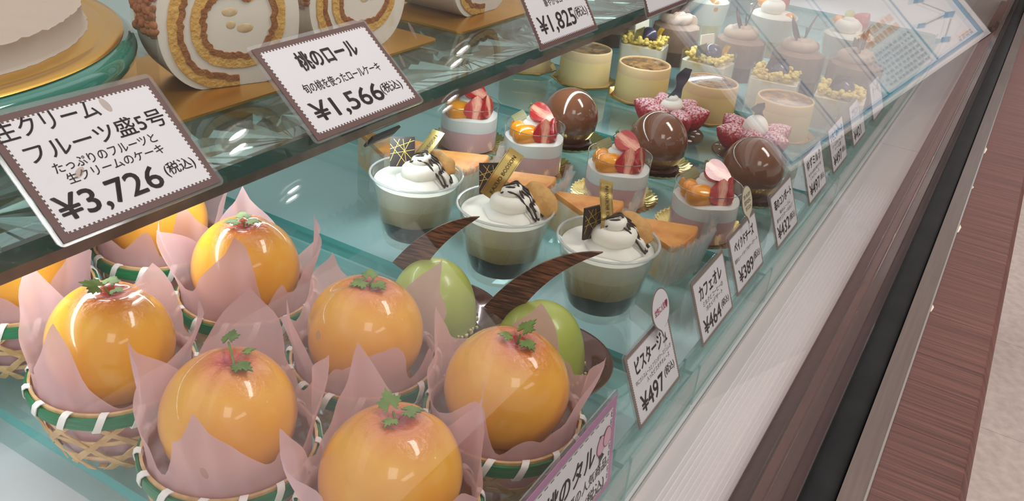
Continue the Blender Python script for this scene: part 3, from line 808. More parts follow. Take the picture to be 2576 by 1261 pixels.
CH = [(-.452, .552, -.10, 'baked cheesecake slice farthest back, beside the left coffee cup'), (-.392, .558, .05, 'baked cheesecake slice behind the left and middle coffee cups'),
      (-.330, .560, .0, 'baked cheesecake slice in crinkled film behind the middle coffee cup'), (-.270, .558, -.05, 'baked cheesecake slice between the middle and right coffee cups'),
      (-.2095, .556, -.06, 'baked cheesecake slice nearest the baked cheese price card')]
for c in CH: cheese(*c)

# ------------------------------------------------------------------ plates
def fluted_plate(x, y, r, label, n=40):
    o = thing('gold_plate', label, 'plate', (x, y, .0002), 0, 'gold fluted plates')
    def fn(a, j, rr, z): return (rr + (.0007 * math.cos(n * a) if j in (2, 3, 4) else 0), z + (.0006 * math.cos(n * a) if j in (3,) else 0))
    b = MB(); b.lathe([(.0001, .0), (r * .80, .0), (r * .93, .0030), (r, .0052), (r * .955, .0048), (r * .80, .0013), (.0001, .0012)], n * 4, 0, fn)
    b.build('plate', 'gold_foil', o, 70); return o
def oct_plate(x, y, r, rz, label):
    o = thing('gold_plate', label, 'plate', (x, y, .0002), rz, 'gold octagonal plates')
    V = []; F = []
    prof = [(.0001, .0), (r * .86, .0), (r * .97, .0030), (r, .0034), (r, .0046), (r * .96, .0044), (r * .83, .0012), (.0001, .0010)]
    b = MB(); b.lathe(prof, 8)
    b.build('plate', 'gold', o, 20); return o
def berry_prof(r, L):
    P = []
    for k in range(13):
        t2 = k / 12; P.append((max(.0001, r * math.sin(PI * (t2 ** .72)) ** .75 * (1.08 - .25 * t2)), L * t2))
    return P
def berry(mb, r, L, mat, n=20, mi=0): mb.lathe(berry_prof(r, L), n, mi, None, mat)
def half_berry(mb, r, L, mat, mi_skin=0, mi_cut=1):
    P = berry_prof(r, L); n = 12; k = len(P)
    mb.lathe(P, n, mi_skin, None, mat, 0, PI)
    V = [(rr, 0, z) for rr, z in P] + [(-rr, 0, z) for rr, z in P]
    mb.add(V, [(j, k + j, k + j + 1, j + 1) for j in range(k - 1)], mi_cut, mat)

# ------------------------------------------------------------------ strawberry compote cylinders
def parfait(x, y, label, platelabel, rz=0.):
    fluted_plate(x, y, .0365, platelabel)
    o = thing('strawberry_cylinder', label, 'cake', (x, y, .0016), rz, 'strawberry compote cylinders')
    r = .0255
    b = MB(); b.lathe([(.0001, .0), (r, .0), (r, .0185), (.0001, .0185)], 48, 0, lambda a, j, rr, z: (rr, z + .0006 * math.sin(3 * a) if j > 1 else z)); b.build('pink_mousse', 'pink_mousse', o, 50)
    b = MB(); b.lathe([(.0001, .01852), (r, .01852), (r, .0295), (r - .002, .0302), (.0001, .0302)], 48, 0, lambda a, j, rr, z: (rr, z + (.0006 * math.sin(3 * a) if j < 2 else .0007 * math.sin(4 * a + 1)))); b.build('white_mousse', 'cream_cool', o, 50)
    b = MB(); b.lathe([(r + .0007, .0), (r + .0007, .0405)], 56, 0, None, None, .1, 2 * PI + .45)
    b.build('clear_film', 'film', o, 60)
    b = MB(); b.lathe([(r + .0007, .0402), (r + .0007, .0407), (r + .0009, .0407), (r + .0009, .0402), (r + .0007, .0402)], 56); b.build('film_edge', 'silver', o, 60)
    q = random.Random(int(abs(x) * 777))
    # orange fruit chunks at the left, towards the shopper
    b = MB()
    for (px, py, pz, s, rr) in ((-.0085, -.0125, .0355, .0112, .25), (-.0135, -.0005, .0355, .0100, 1.1), (-.012, .011, .0345, .0088, .4)):
        m = Matrix.Translation((px, py, pz)) @ Matrix.Rotation(rr, 4, 'Z') @ Matrix.Rotation(.25, 4, 'X')
        b.sphere((0, 0, 0), (s, s * .72, s * .66), 18, 12, 0, m, lambda d, th, ph: 1 / (abs(d.x) ** 3 + abs(d.y) ** 3 + abs(d.z) ** 3) ** (1 / 3))
    b.build('orange_fruit', 'fruit_orange', o, 60)
    g = []
    for k in range(60):
        t2 = k / 59; a = 5 * PI * t2 + 1; rr = .0068 * (1 - t2) ** .8
        g.append(((rr * math.cos(a) + .000, rr * math.sin(a) + .003, -.0000 + .0365 + .0125 * t2), .0060 * (1 - t2) ** .5 + .0006))
    b = MB(); b.tube([p for p, _ in g], [r_ for _, r_ in g], 12); b.build('whipped_cream', 'cream', o, 80)
    for k, (th, rr, rx, sc, ry) in enumerate(((-66, .0190, -.26, .0118, .10), (-12, .0200, -.18, .0112, -.15), (38, .0170, -.10, .0105, .2))):
        b = MB(); half_berry(b, sc, .0215, Matrix.Identity(4))
        b.build('strawberry_slice', ['strawberry', 'strawberry_cut'], o, 50, (rr * math.cos(R(th)), rr * math.sin(R(th)), .0300), (rx, ry, R(th + 90)))
    b = MB(); half_berry(b, .0100, .0240, Matrix.Identity(4))
    s = b.build('strawberry_half', ['strawberry', 'strawberry_cut'], o, 50)
    s.matrix_local = frame((-.0055, .0015, .0565), Vector((-.30, .60, -.70)).cross(Vector((.80, -.25, -.35))), (.80, -.25, -.35))
    b = MB()
    for k in range(5):
        a = 2 * PI * k / 5; m = Matrix.Rotation(a, 4, 'Z')
        b.add([m @ Vector(p) for p in ((0, -.0008, .0), (.0048, -.0012, -.001), (.0062, 0, .001), (.0048, .0012, -.001), (0, .0008, .0))], [(0, 1, 2, 3, 4)])
    b.build('leaf_crown', 'strawberry_leaf', s, 40, (0, 0, -.0002))
    b = MB(); b.sheet([[(u * .006, v * .0085, .0016 * math.sin(v * 2.2)) for v in (-1, -.5, 0, .5, 1)] for u in (-1, 0, 1)], 0, .0004); b.build('chocolate_leaf', 'green_sheet', o, 50, (-.012, .003, .0430), (.4, -.5, .3))
    return o
PF = [(-.406, .654, 'farthest back, half under the upper shelf', 0.), (-.333, .645, 'behind the middle coffee cup', .15), (-.2480, .637, 'behind the right coffee cup', -.05), (-.1685, .629, 'nearest the front glass, by the beige tag', .1)]
for x, y, w, rz in PF: parfait(x, y, 'pink and white strawberry cylinder, ' + w, 'gold plate under the strawberry cylinder ' + w, rz + TO + 1.05)

# ------------------------------------------------------------------ glazed chocolate domes
for x, y, w in ((-.340, .728, 'farthest back'), (-.250, .729, 'in the middle of the three'), (-.161, .729, 'nearest the front glass')):
    fluted_plate(x, y, .0350, 'gold fluted plate under the glazed chocolate dome ' + w, 36)
    o = thing('chocolate_dome', 'glossy milk chocolate dome, the one ' + w, 'cake', (x, y, .0016), 0, 'glossy chocolate domes')
    prof = [(.0001, 0.), (.019, 0.)] + [(.0268 * math.cos(R(a)) if a < 90 else .0001, .0235 + .0285 * math.sin(R(a))) for a in range(-48, 91, 6)]
    b = MB(); b.lathe(prof, 56); b.build('glazed_cake', 'choc_glaze', o, 60)
    b = MB(); b.lathe([(.0001, -.0001), (.0196, -.0001), (.0235, .0024), (.0215, .0034), (.0190, .0001)], 40, 0, lambda a, j, r, z: (r + .0007 * math.sin(9 * a), z)); b.build('glaze_foot', 'chocolate', o, 60)

# ------------------------------------------------------------------ sugared strawberry cakes
for x, y, w, sh in ((-.276, .829, 'with a reflection-tinted chocolate ribbon, farther from the glass', 0), (-.190, .830, 'with a short dark chocolate shard, nearer the glass', 1)):
    p = thing('dark_disc', 'dark disc of the strawberry cake ' + w, 'plate', (x, y, .0002), 0, 'dark cake discs')
    b = MB(); b.lathe([(.0001, 0.), (.0360, 0.), (.0368, .0010), (.0362, .0016), (.0001, .0016)], 48); b.build('disc', 'chocolate', p, 40)
    o = thing('strawberry_cake', 'cake ringed with sugared strawberries ' + w, 'cake', (x, y, .0018), .5 * sh + .2, 'sugared strawberry cakes')
    b = MB(); b.lathe([(.0001, 0.), (.0245, 0.), (.0250, .0060), (.0215, .0120), (.0001, .0130)], 40); b.build('cake_base', 'chocolate', o, 50)
    for k in range(6):
        a = 2 * PI * k / 6
        b = MB(); berry(b, .0132, .0300, Matrix.Identity(4), 22)
        b.build('strawberry', 'sugared', o, 70, (.0125 * math.cos(a), .0125 * math.sin(a), .0120), (0, R(58 + 6 * (k % 2)), a))
    g = []
    for k in range(60):
        t2 = k / 59; a = 4.4 * PI * t2; rr = .0065 * (1 - t2) ** .7
        g.append(((rr * math.cos(a), rr * math.sin(a), .0215 + .0150 * t2), .0072 * (1 - t2) ** .45 + .0007))
    b = MB()
    if sh: b.sphere((0, 0, .0235), (.0128, .0128, .0155), 28, 16)
    else: b.tube([q_ for q_, _ in g], [r_ for _, r_ in g], 14)
    b.build('cream', 'cream', o, 80)
    b = MB()
    for k in range(26):
        a = rnd.uniform(0, 6.28); rr = rnd.uniform(.026, .033); b.sphere((rr * math.cos(a), rr * math.sin(a), .0002), (rnd.uniform(.0012, .003), rnd.uniform(.0012, .003), .0008), 6, 4)
    c = b.build('sugar_dust', 'binding_white', o); c['kind'] = 'stuff'
    b = MB(); L = .034 if not sh else .019
    b.sheet([[(u * (.0058 + .0018 * math.cos(v * 9)) + .0022 * math.sin(v * 6.), .0020 * math.sin(v * 5), L * v) for v in [k / 10 for k in range(11)]] for u in (-1, 0, 1)], 0, .0008)
    b.build('chocolate_ribbon', 'chocolate_reflection_tint' if not sh else 'chocolate_dark', o, 60, (0, 0, .0335), (.1, .25 if not sh else -.1, .9 - .5 * sh - .2))

# ------------------------------------------------------------------ brulee cylinders on octagonal plates
CY = [(-.492, .910, 'half hidden under the upper shelf', 0), (-.416, .913, 'second from the back', 1), (-.342, .908, 'in the middle of the row of five', 2),
      (-.263, .903, 'with the white glare on its top', 1), (-.184, .908, 'nearest the glass, behind the strawberry cake', 0)]
for x, y, w, k in CY:
    oct_plate(x, y, .0385, .2 + .3 * k, 'octagonal plate of the brulee cylinder ' + w)
    o = thing('brulee_cylinder', 'pale custard cylinder with a dark brulee top, ' + w, 'cake', (x, y, .0014), k * 1.3, 'brulee custard cylinders')
    b = MB(); b.lathe([(.0001, 0.), (.0292, 0.), (.0296, .0015), (.0290, .0290), (.0001, .0290)], 56); b.build('custard', 'cylinder_custard', o, 50)
    b = MB(); b.lathe([(.0290, .02902), (.0290, .0385), (.0284, .0396), (.0272, .0398), (.0266, .0388), (.0266, .0292)], 56); b.build('rim_band', 'cylinder_top_band', o, 60)
    b = MB(); b.lathe([(.0001, .0393), (.020, .0392), (.0266, .0388)], 56); b.build('brulee_top', 'brulee', o, 60)
    b = MB(); b.lathe([(.0292, -.0002), (.0310, -.0002), (.0304, .0016), (.0296, .0022)], 48, 0, lambda a, j, r, z: (r + .0006 * math.sin(11 * a), z)); b.build('biscuit_foot', 'cookie', o, 60)

# ------------------------------------------------------------------ yellow crumb cakes with a dark grape
def crumb_cake(x, y, rz, label, kind):
    o = thing('crumb_cake', label, 'cake', (x, y, .0003), rz, 'crumb topped cake slices')
    b = MB(); b.prism(rounded_rect(-.026, .026, -.021, .021, .006), 0, .034); b.build('chiffon', 'chiffon', o, 50)
    b = MB(); b.prism(rounded_rect(-.0264, .0264, -.0214, .0214, .006), 0, .0135)
    b = MB(); q = random.Random(kind + 20)
    for k in range(300):
        u, v = q.uniform(-1, 1), q.uniform(-1, 1); e = max(abs(u), abs(v))
        z = .034 + .0035 * (1 - .5 * e) + q.uniform(-.001, .0045) + .005 * (e > .75) * q.uniform(.2, 1)
        s = q.uniform(.0013, .0034)
        b.sphere((u * .0235, v * .0185, z), (s, s * q.uniform(.7, 1.1), s * q.uniform(.6, 1)), 8, 6)
    c = b.build('crumb_topping', 'crumb_yellow', o, 50); c['kind'] = 'stuff'
    P = rounded_rect(-.0272, .0272, -.0222, .0222, .006); n = len(P)
    b = MB(); b.add([(px, py, 0) for px, py in P] + [(px, py, .046) for px, py in P], [(i, (i + 1) % n, n + (i + 1) % n, n + i) for i in range(n)]); b.build('clear_film', 'film', o, 60)
    if kind < 2:
        b = MB(); b.sphere((0, 0, 0), (.0118, .0118, .0105), 28, 18); b.build('grape', 'grape', o, 60, (.002, .001, .0440))
        b = MB(); b.box(-.0115, .0115, -.0008, .0008, 0, .0215); b.build('white_chocolate_plate', 'white_chocolate', o, 0, (-.008, .010, .0400), (-.15, .0, 1.05 + .2 * kind))
        b = MB(); b.sheet([[(u * .006, .002 * math.sin(v * 2), v * .021) for v in (0, .33, .66, 1)] for u in (-1, 0, 1)], 0, .0008); b.build('chocolate_fan', 'green_sheet', o, 50, (-.006, -.012, .0380), (.5, -.3, .9))
        b = MB(); b.sheet([[(u * .004, .0015 * math.sin(v * 4), v * .015) for v in (0, .25, .5, .75, 1)] for u in (-1, 0, 1)], 0, .0003); b.build('gold_strip', 'gold', o, 50, (.012, .012, .0390), (.1, .2, .9))
    else:
        b = MB(); b.sphere((0, 0, 0), (.0125, .0125, .0100), 24, 14); b.build('grape', 'grape', o, 60, (.0, .0, .0440))
        b = MB()
        for (px, py, pz) in ((.0272, -.004, .017), (.0272, .010, .013)): b.sphere((px, py, pz), (.0012, .0030, .0026), 12, 8)
        b.build('raisin', 'fruit_bit', o, 60)
        b = MB(); b.box(-.009, .009, -.0006, .0006, 0, .018); b.build('chocolate_plate', 'mocha_dark', o, 0, (-.006, -.002, .0420), (.35, .1, .6))
    return o
crumb_cake(-.385, 1.010, .15, 'yellow crumb cake with a white chocolate plate, beside the second brulee cylinder', 0)
crumb_cake(-.300, 1.000, -.05, 'yellow crumb cake with a dark grape, behind the glaring brulee cylinder', 1)
crumb_cake(-.218, .995, .1, 'yellow crumb cake behind the two front brulee cylinders', 2)
crumb_cake(-.144, .985, .12, 'yellow crumb cake with a raisin in its side, nearest the front glass', 3)

# ------------------------------------------------------------------ mocha cakes
def mocha_cake(x, y, rz, label, kind):
    o = thing('mocha_cake', label, 'cake', (x, y, .0003), rz, 'mocha mousse cakes')
    r = .0300
    b = MB(); b.lathe([(.0001, 0.), (r, 0.), (r, .018), (.0001, .018)], 40); b.build('sponge_base', 'mocha_dark', o, 50)
    b = MB(); b.lathe([(.0001, .01802), (r, .01802), (r + .0006, .034), (r - .001, .046), (.022, .0500), (.0001, .0505)], 40, 0, lambda a, j, rr, z: (rr + (.0009 * math.sin(10 * a) if 1 < j < 4 else 0), z)); b.build('mousse', 'mocha', o, 50)
    g = []
    for k in range(60):
        a = 2 * PI * 1.9 * k / 59; t2 = k / 59; rr = .0175 * (1 - .65 * t2); g.append((rr * math.cos(a), rr * math.sin(a), .0515 + .009 * t2))
    b = MB(); b.tube(g, [.0085 * (1 - .45 * k / 59) + .0006 * math.sin(k * 2.1) for k in range(60)], 12); b.build('cream_swirl', 'mocha_cream', o, 70)
    for j, (ax, ay, h, w) in enumerate(((-.25, -.32, .046, .0068), (.22, .16, .040, .0055))):
        b = MB(); b.sheet([[(u * w * math.sin(PI * min(1, .12 + .88 * v)) * .9, .0015 * math.sin(v * 3), h * v) for v in [k / 8 for k in range(9)]] for u in (-1, 0, 1)], 0, .0010)
        b.build('chocolate_blade', 'chocolate', o, 60, (-.002 + .003 * j, -.002, .0570), (ax, ay * 2, .9))
    b = MB(); b.prism([(-.008, 0), (.008, 0), (.0065, .006), (.008, .010), (.002, .017), (-.004, .013), (-.008, .015)], -.0006, .0006, 0, Matrix(((1, 0, 0, 0), (0, 0, -1, 0), (0, 1, 0, 0), (0, 0, 0, 1)))); b.build('chocolate_shard', 'chocolate', o, 30, (.010, .010, .0570), (-.15, .35, .95))
    b = MB(); b.lathe([(r + .0014, 0), (r + .0016, .050)], 48); b.build('clear_film', 'film', o, 60)
    if kind == 0:
        b = MB(); b.box(-.015, .015, -.009, .009, 0, .004); b.build('brownie_slab', 'mocha_dark', o, 20, (-.003, .004, .0640), (.3, .1, .5))
    return o
mocha_cake(-.470, 1.105, .1, 'dark mocha cake under the upper shelf, behind the 1,825 yen card', 0)
mocha_cake(-.375, 1.085, .5, 'tall mocha cake with a brown slab on top, behind the first crumb cake', 0)
mocha_cake(-.290, 1.085, .9, 'mocha cake with a V of chocolate blades, second from the front', 1)
mocha_cake(-.218, 1.085, .7, 'mocha cake with chocolate shards behind the third crumb cake', 1)
mocha_cake(-.152, 1.090, 1.2, 'mocha cake nearest the front glass, seen through the sign reflection', 1)

# ------------------------------------------------------------------ fruit cups at the back
def fruit_cup(x, y, rz, label):
    o = thing('fruit_cup', label, 'dessert', (x, y, .0003), rz, 'tall fruit cups')
    b = MB(); b.lathe([(.0001, 0), (.025, 0), (.034, .062), (.0345, .0630), (.0336, .0628), (.0245, .001), (.0001, .001)], 48); b.build('plastic_cup', 'cup_plastic', o, 60)
    b = MB(); b.lathe([(.0001, .0012), (.0243, .0012), (.0275, .024), (.0001, .024)], 40); b.build('custard_layer', 'custard', o, 50)
    b = MB(); b.lathe([(.0001, .02402), (.0275, .02402), (.0318, .054), (.026, .058), (.0001, .060)], 40); b.build('cream_layer', 'cream', o, 50)
    g = [(.010 * (1 - k / 50) * math.cos(k * .3) - .006, .010 * (1 - k / 50) * math.sin(k * .3) - .004, .062 + .014 * k / 50) for k in range(50)]
    b = MB(); b.tube(g, [.0095 * (1 - k / 50) ** .5 + .0006 for k in range(50)], 12); b.build('whipped_cream', 'cream', o, 80)
    b = MB(); berry(b, .012, .024, Matrix.Identity(4)); b.build('strawberry', 'strawberry', o, 60, (.012, .016, .0620), (.4, .5, 0))
    b = MB(); b.sphere((0, 0, 0), (.010, .008, .007), 18, 12); b.build('orange_segment', 'fruit_orange', o, 60, (-.012, .014, .0680), (.2, .3, .8))
    b = MB(); b.lathe([(.0001, -.002), (.013, -.002), (.013, .002), (.0001, .002)], 20, 0, None, None, 0, PI); b.build('kiwi_slice', 'kiwi', o, 40, (.002, .012, .070), (1.2, .2, .6))
    b = MB(); b.sphere((0, 0, 0), (.010, .009, .012), 16, 12); b.build('peach_chunk', 'fruit_orange', o, 60, (.010, -.020, .050))
    return o
fruit_cup(-.390, 1.235, .3, 'fruit cup behind the mocha cakes, leftmost of three, under the shelf edge')
fruit_cup(-.290, 1.225, .9, 'fruit cup with kiwi and strawberry, middle of the three at the back')
fruit_cup(-.185, 1.200, .6, 'fruit cup nearest the front glass, partly behind the sign reflection')

# ------------------------------------------------------------------ roll cakes on gold boards
def gold_board(x0, x1, y0, y1, label, z=.1250):
    o = tag(MB().prism(rounded_rect(-(x1 - x0) / 2, (x1 - x0) / 2, -(y1 - y0) / 2, (y1 - y0) / 2, .006), 0, .0016).build('gold_board', 'gold_board', None, 30, ((x0 + x1) / 2, (y0 + y1) / 2, z)), label, 'cake board', 'gold boards under the roll cakes')
    return o
gold_board(-.4715, -.369, .296, .413, 'gold board under the front roll cake')
gold_board(-.4700, -.371, .4195, .546, 'gold board under the middle roll cake')
gold_board(-.4700, -.370, .575, .720, 'gold board under the farthest roll cake')
def roll_outline(Rr, n=64):
    P = []
    for k in range(n):
        c_, s_ = math.cos(2 * PI * k / n), math.sin(2 * PI * k / n); e = 2 / 2.5 if s_ < 0 else 1
        P.append((Rr * math.copysign(abs(c_) ** e, c_), max(Rr * math.copysign(abs(s_) ** e, s_), -Rr * .93)))
    return P
YZ = Matrix(((0, 0, 1, 0), (1, 0, 0, 0), (0, 1, 0, 0), (0, 0, 0, 1)))    # (a, b, c) -> x = c, y = a, z = b
def roll_cake(x, y, rz, label, L, Rr=.0435, seed=0, nuts=True):
    o = thing('roll_cake', label, 'roll cake', (x, y, .1268), rz, 'cut roll cakes')
    q = random.Random(seed); zc = Rr * .93
    m = Matrix.Translation((0, 0, zc)) @ YZ
    b = MB(); b.prism(roll_outline(Rr), -L, 0, 0, m); b.build('cream', 'roll_cream', o, 50)
    def band(f0, f1, inner, outer, nm, mt, z0, z1, crust=False):
        A, B_ = [], []; n = 120
        for k in range(n + 1):
            f = f0 + (f1 - f0) * k / n; ph = R(f); rc = (.0150 + .0130 * (f - 45) / 360) * Rr / .0435; sq = (1 + .085 * abs(math.sin(2 * ph)) ** 1.5) if math.sin(ph) < 0 else 1.0; rc *= sq
            jt = q.uniform(-.0009, .0009) if crust else q.uniform(-.0003, .0003)
            for Lst, off in ((A, inner), (B_, outer)):
                r_ = rc + off + jt; a_, b_ = r_ * math.cos(ph) + .0015, r_ * math.sin(ph)
                b_ = max(b_, -Rr * .925)
                Lst.append((a_, b_))
        V = []; F = []; k = n + 1
        for (zz_) in (z0, z1):
            V += [(a_, b_, zz_) for a_, b_ in A] + [(a_, b_, zz_) for a_, b_ in B_]
        for i in range(n):
            F.append((2 * k + i, 2 * k + i + 1, 3 * k + i + 1, 3 * k + i)); F.append((i, k + i, k + i + 1, i + 1))
            F.append((k + i, 3 * k + i, 3 * k + i + 1, k + i + 1)); F.append((i, i + 1, 2 * k + i + 1, 2 * k + i))
        F += [(0, 2 * k, 3 * k, k), (n, k + n, 3 * k + n, 2 * k + n)]
        bb = MB(); bb.add(V, F, 0, m); bb.build(nm, mt, o, 50)
    band(40, 632, -.0004, .0060, 'sponge_spiral', 'sponge', -L, .0008)
    band(44, 632, -.0030, .0006, 'sponge_crust', 'sponge_crust', -L, .0011, True)
    b = MB()
    for k in range(3):
        a, r_ = q.uniform(0, 6.28), q.uniform(.002, .010)
        b.sphere((-.0002, r_ * math.cos(a) + .003, zc + r_ * math.sin(a) - .002), (.0006, q.uniform(.0030, .0060), q.uniform(.0020, .0042)), 12, 8)
    b.build('fruit_piece', 'fruit_bit', o, 60)
    if nuts:
        b = MB()
        for k in range(240):
            a = R(q.uniform(100, 192)); xx = q.uniform(-L, -.001); s = q.uniform(.0014, .0034)
            b.sphere((xx, (Rr + .0008) * math.cos(a), zc + (Rr + .0008) * math.sin(a)), (s, s * q.uniform(.7, 1), s * q.uniform(.7, 1)), 8, 6)
        c = b.build('nut_crumble', 'nut', o, 60); c['kind'] = 'stuff'
    P = [(Rr + .0016 if True else 0) for _ in range(1)]
    pts = [(-(Rr + .0018), -Rr * .93), ] + [((Rr + .0018) * math.cos(R(a)), (Rr + .0018) * math.sin(R(a))) for a in range(180, -1, -9)] + [((Rr + .0018), -Rr * .93)]
    n = len(pts)
    b = MB(); b.add([(p, z, -L) for p, z in pts] + [(p, z, .0035) for p, z in pts], [(i, i + 1, n + i + 1, n + i) for i in range(n - 1)], 0, m); b.build('clear_film', 'film', o, 60)
    return o
roll_cake(-.392, .3635, -R(20), 'front roll cake with a caramel spiral, behind the 1,566 yen card', .036, .0430, 1)
roll_cake(-.392, .4790, -R(8), 'middle roll cake with nut crumble on its shoulder', .060, .0440, 2)
roll_cake(-.394, .6420, 0., 'farthest roll cake with yellow sponge, cut off by the top edge', .062, .0470, 3, False)

# ------------------------------------------------------------------ white whole cake on a teal stand
CX, CYY = -.526, .207
o = thing('cake_stand', 'teal glossy round cake stand at the left', 'cake stand', (CX, CYY, .1251))
b = MB(); b.lathe([(.0001, 0.), (.085, 0.), (.085, .0135), (.0001, .0135)], 64); b.build('foot', 'stand_teal', o, 40)
b = MB(); P = [(.0001, .0136), (.140, .0136), (.1500, .0160), (.1540, .0215), (.1545, .0255), (.1530, .0300), (.1495, .0325), (.0001, .0325)]
b.lathe(P, 96); b.build('disc', 'stand_teal', o, 50)
o = thing('round_cake_board', 'round gold foil board under the white cake', 'cake board', (CX, CYY, .1577))
b = MB(); b.lathe([(.0001, 0.), (.1470, 0.), (.1480, .0008), (.1470, .0019), (.1390, .0021), (.1380, .0017), (.1370, .0021), (.0001, .0021)], 128); b.build('board', 'board_gold', o, 60)
o = thing('white_cake', 'whole white cream cake at the top left', 'cake', (CX, CYY + .004, .1599))
def cf(a, j, r, z):
    e = .0003 * math.sin(7 * a) + .00022 * math.sin(23 * a + 1) + .0003 * math.sin(61 * a) + .00025 * math.sin(97 * a + 2)
    return (r + (e if j in (1, 4, 5) else e * .3), z + (.0003 * math.sin(23 * a) + .00035 * math.sin(51 * a) + .0002 * math.sin(97 * a) if j in (4, 5) else 0))
b = MB(); b.lathe([(.0001, 0.), (.1262, 0.), (.1245, .0015), (.1240, .0110), (.1246, .0134), (.1230, .0133), (.1200, .0122), (.06, .0124), (.0001, .0126)], 200, 0, cf); b.build('cream_coat', 'cake_cream', o, 60)
# ------------------------------------------------------------------ price cards
def tooth_rect(w, h, t, n):
    """outline of a stamp-edged rectangle"""
    P = []
    def edge(ax, ay, bx, by, k):
        dx, dy = (bx - ax), (by - ay); L = math.hypot(dx, dy); nx, ny = dy / L * t, -dx / L * t
        for i in range(k):
            u0, u1 = (i + .0) / k, (i + .5) / k
            P.append((ax + dx * u0, ay + dy * u0)); P.append((ax + dx * u1, ay + dy * u1))
            P.append((ax + dx * u1 - nx, ay + dy * u1 - ny)); P.append((ax + dx * (u0 + 1 / k) - nx, ay + dy * (u0 + 1 / k) - ny))
    m = max(2, round(n * h / w))
    edge(-w / 2, 0, w / 2, 0, n); edge(w / 2, 0, w / 2, h, m); edge(w / 2, h, -w / 2, h, n); edge(-w / 2, h, -w / 2, 0, m)
    return P
def card(x, y, z, tilt, w, h, label, lines, border='tag_brown', bw=.0030, teeth=30, sleeve=.0022, cat='price card', group='price cards', rz=0., name='price_card', stand=None):
    o = bpy.data.objects.new(name, None); C.objects.link(o)
    a = R(tilt); Mx = Matrix(((0, -math.sin(a), math.cos(a), x), (1, 0, 0, y), (0, math.cos(a), math.sin(a), z), (0, 0, 0, 1)))
    o.matrix_world = Matrix.Translation((x, y, z)) @ Matrix.Rotation(rz, 4, 'Z') @ Matrix.Translation((-x, -y, -z)) @ Mx
    tag(o, label, cat, group)
    b = MB(); b.prism([(-w / 2, 0), (w / 2, 0), (w / 2, h), (-w / 2, h)], -.0003, 0); b.build('border', border, o, 0)
    P = tooth_rect(w - 2 * bw, h - 2 * bw, .0006 * w / .06, teeth)
    n = len(P); b = MB(); b.add([(px, py + bw, .00015) for px, py in P], [tuple(range(n))]); b.build('card_face', 'paper', o, 0)
    P = rounded_rect(-w / 2 - sleeve, w / 2 + sleeve, -sleeve * .6, h + sleeve * 1.2, .003); n = len(P)
    b = MB(); b.prism(P, -.0012, -.0005); b.build('clear_sleeve', 'sleeve', o, 30)
    for L in lines:
        body, u0, u1, v0, v1 = L[:5]; mt = L[5] if len(L) > 5 else 'ink'
        text(body, (u1 - u0) * w, (v1 - v0) * h, mt, o, ((u0 + u1) / 2 - .5) * w, (v0 + v1) / 2 * h, .0003, L[6] if len(L) > 6 else .010)
    if stand: stand(o)
    return o
def clip_stand(o):
    b = MB()
    g = [(0, -.0015), (.0, -.0045), (-.003, -.0075), (-.012, -.0085)]
    b.sheet([[(u, py, pz) for (pz, py) in [(-.0034, .012), (-.0034, .0), (-.0042, -.004), (-.009, -.0065), (-.020, -.0100)]] for u in (-.006, .022)], 0, .0012)
    b.build('stand_foot', 'acrylic', o, 40)
    b = MB(); b.box(-.004, .0215, -.0088, -.0072, -.0150, -.0055); b.build('magnet', 'rubber', o, 0)
card(-.2970, .2232, .1262, 48, .0810, .0590, 'large white price card reading 3,726 yen, in front of the white cake',
     [('生クリーム', .03, .60, .80, .955), ('フルーツ盛5号', .10, .93, .585, .74), ('たっぷりのフルーツと', .18, .80, .475, .555), ('生クリームのケーキ', .21, .80, .375, .455), ('¥3,726', .07, .68, .10, .32, 'ink', .02), ('(税込)', .72, .92, .17, .29)], teeth=34)
card(-.2990, .3790, .1262, 50, .0930, .0600, 'large white price card reading 1,566 yen, in front of the first roll cake',
     [('桃のロール', .25, .77, .66, .86, 'ink', .03), ('旬の桃を使ったロールケーキ', .15, .85, .44, .545), ('¥1,566', .10, .715, .12, .35, 'ink', .02), ('(税込)', .72, .92, .18, .31)], teeth=36, stand=clip_stand)
card(-.2990, .6230, .1290, 33, .0960, .0600, 'white price card reading 1,825 yen, at the top of the photo',
     [('苺やフルーツの', .16, .74, .60, .69), ('華やかなロールケーキ', .30, .90, .47, .57), ('¥1,825', .10, .70, .12, .38, 'ink', .02), ('(税込)', .71, .93, .20, .36)], teeth=36)
card(-.2990, .8320, .1200, 25, .1000, .0600, 'white price card cut off by the top edge, showing only a 1', [('¥1,', .12, .40, .22, .48, 'ink', .02)], teeth=36)
TL = 22
LW, LH = .0600, .0420
BR = 'tag_brown_light'
card(-.1078, .4010, .0016, TL, .060, .0430, 'small white pistachio price card under the pink lettered balloon', [('ピスタージュ', .15, .88, .66, .86, 'ink', .03), ('中にカシスムースとフランボワーズジュレが', .10, .93, .53, .60, 'ink', .0), ('入ったピスタチオムース', .32, .86, .44, .51, 'ink', .0), ('¥497', .12, .64, .13, .37, 'ink', .025), ('(税込)', .68, .92, .22, .37)], BR, .0018, 40, .0012)
card(-.1078, .5000, .0016, TL, .060, .0430, 'small white cafe au lait price card, second from the front', [('カフェオレ', .15, .84, .64, .84, 'ink', .03), ('ミルクとコーヒーの', .2, .82, .51, .59, 'ink', .0), ('冷たいデザート', .26, .78, .41, .49, 'ink', .0), ('¥464', .12, .64, .11, .34, 'ink', .025), ('(税込)', .68, .92, .18, .32)], BR, .0018, 40, .0012)
card(-.1100, .5780, .0016, TL, .062, .0430, 'small white baked cheese price card under the round beige tag', [('ベイクドチーズ', .14, .84, .66, .84, 'ink', .03), ('濃厚なハードタイプのチーズケーキ', .08, .92, .50, .57, 'ink', .0), ('¥389', .14, .66, .13, .36, 'ink', .025), ('(税込)', .69, .93, .21, .36)], BR, .0018, 40, .0012)
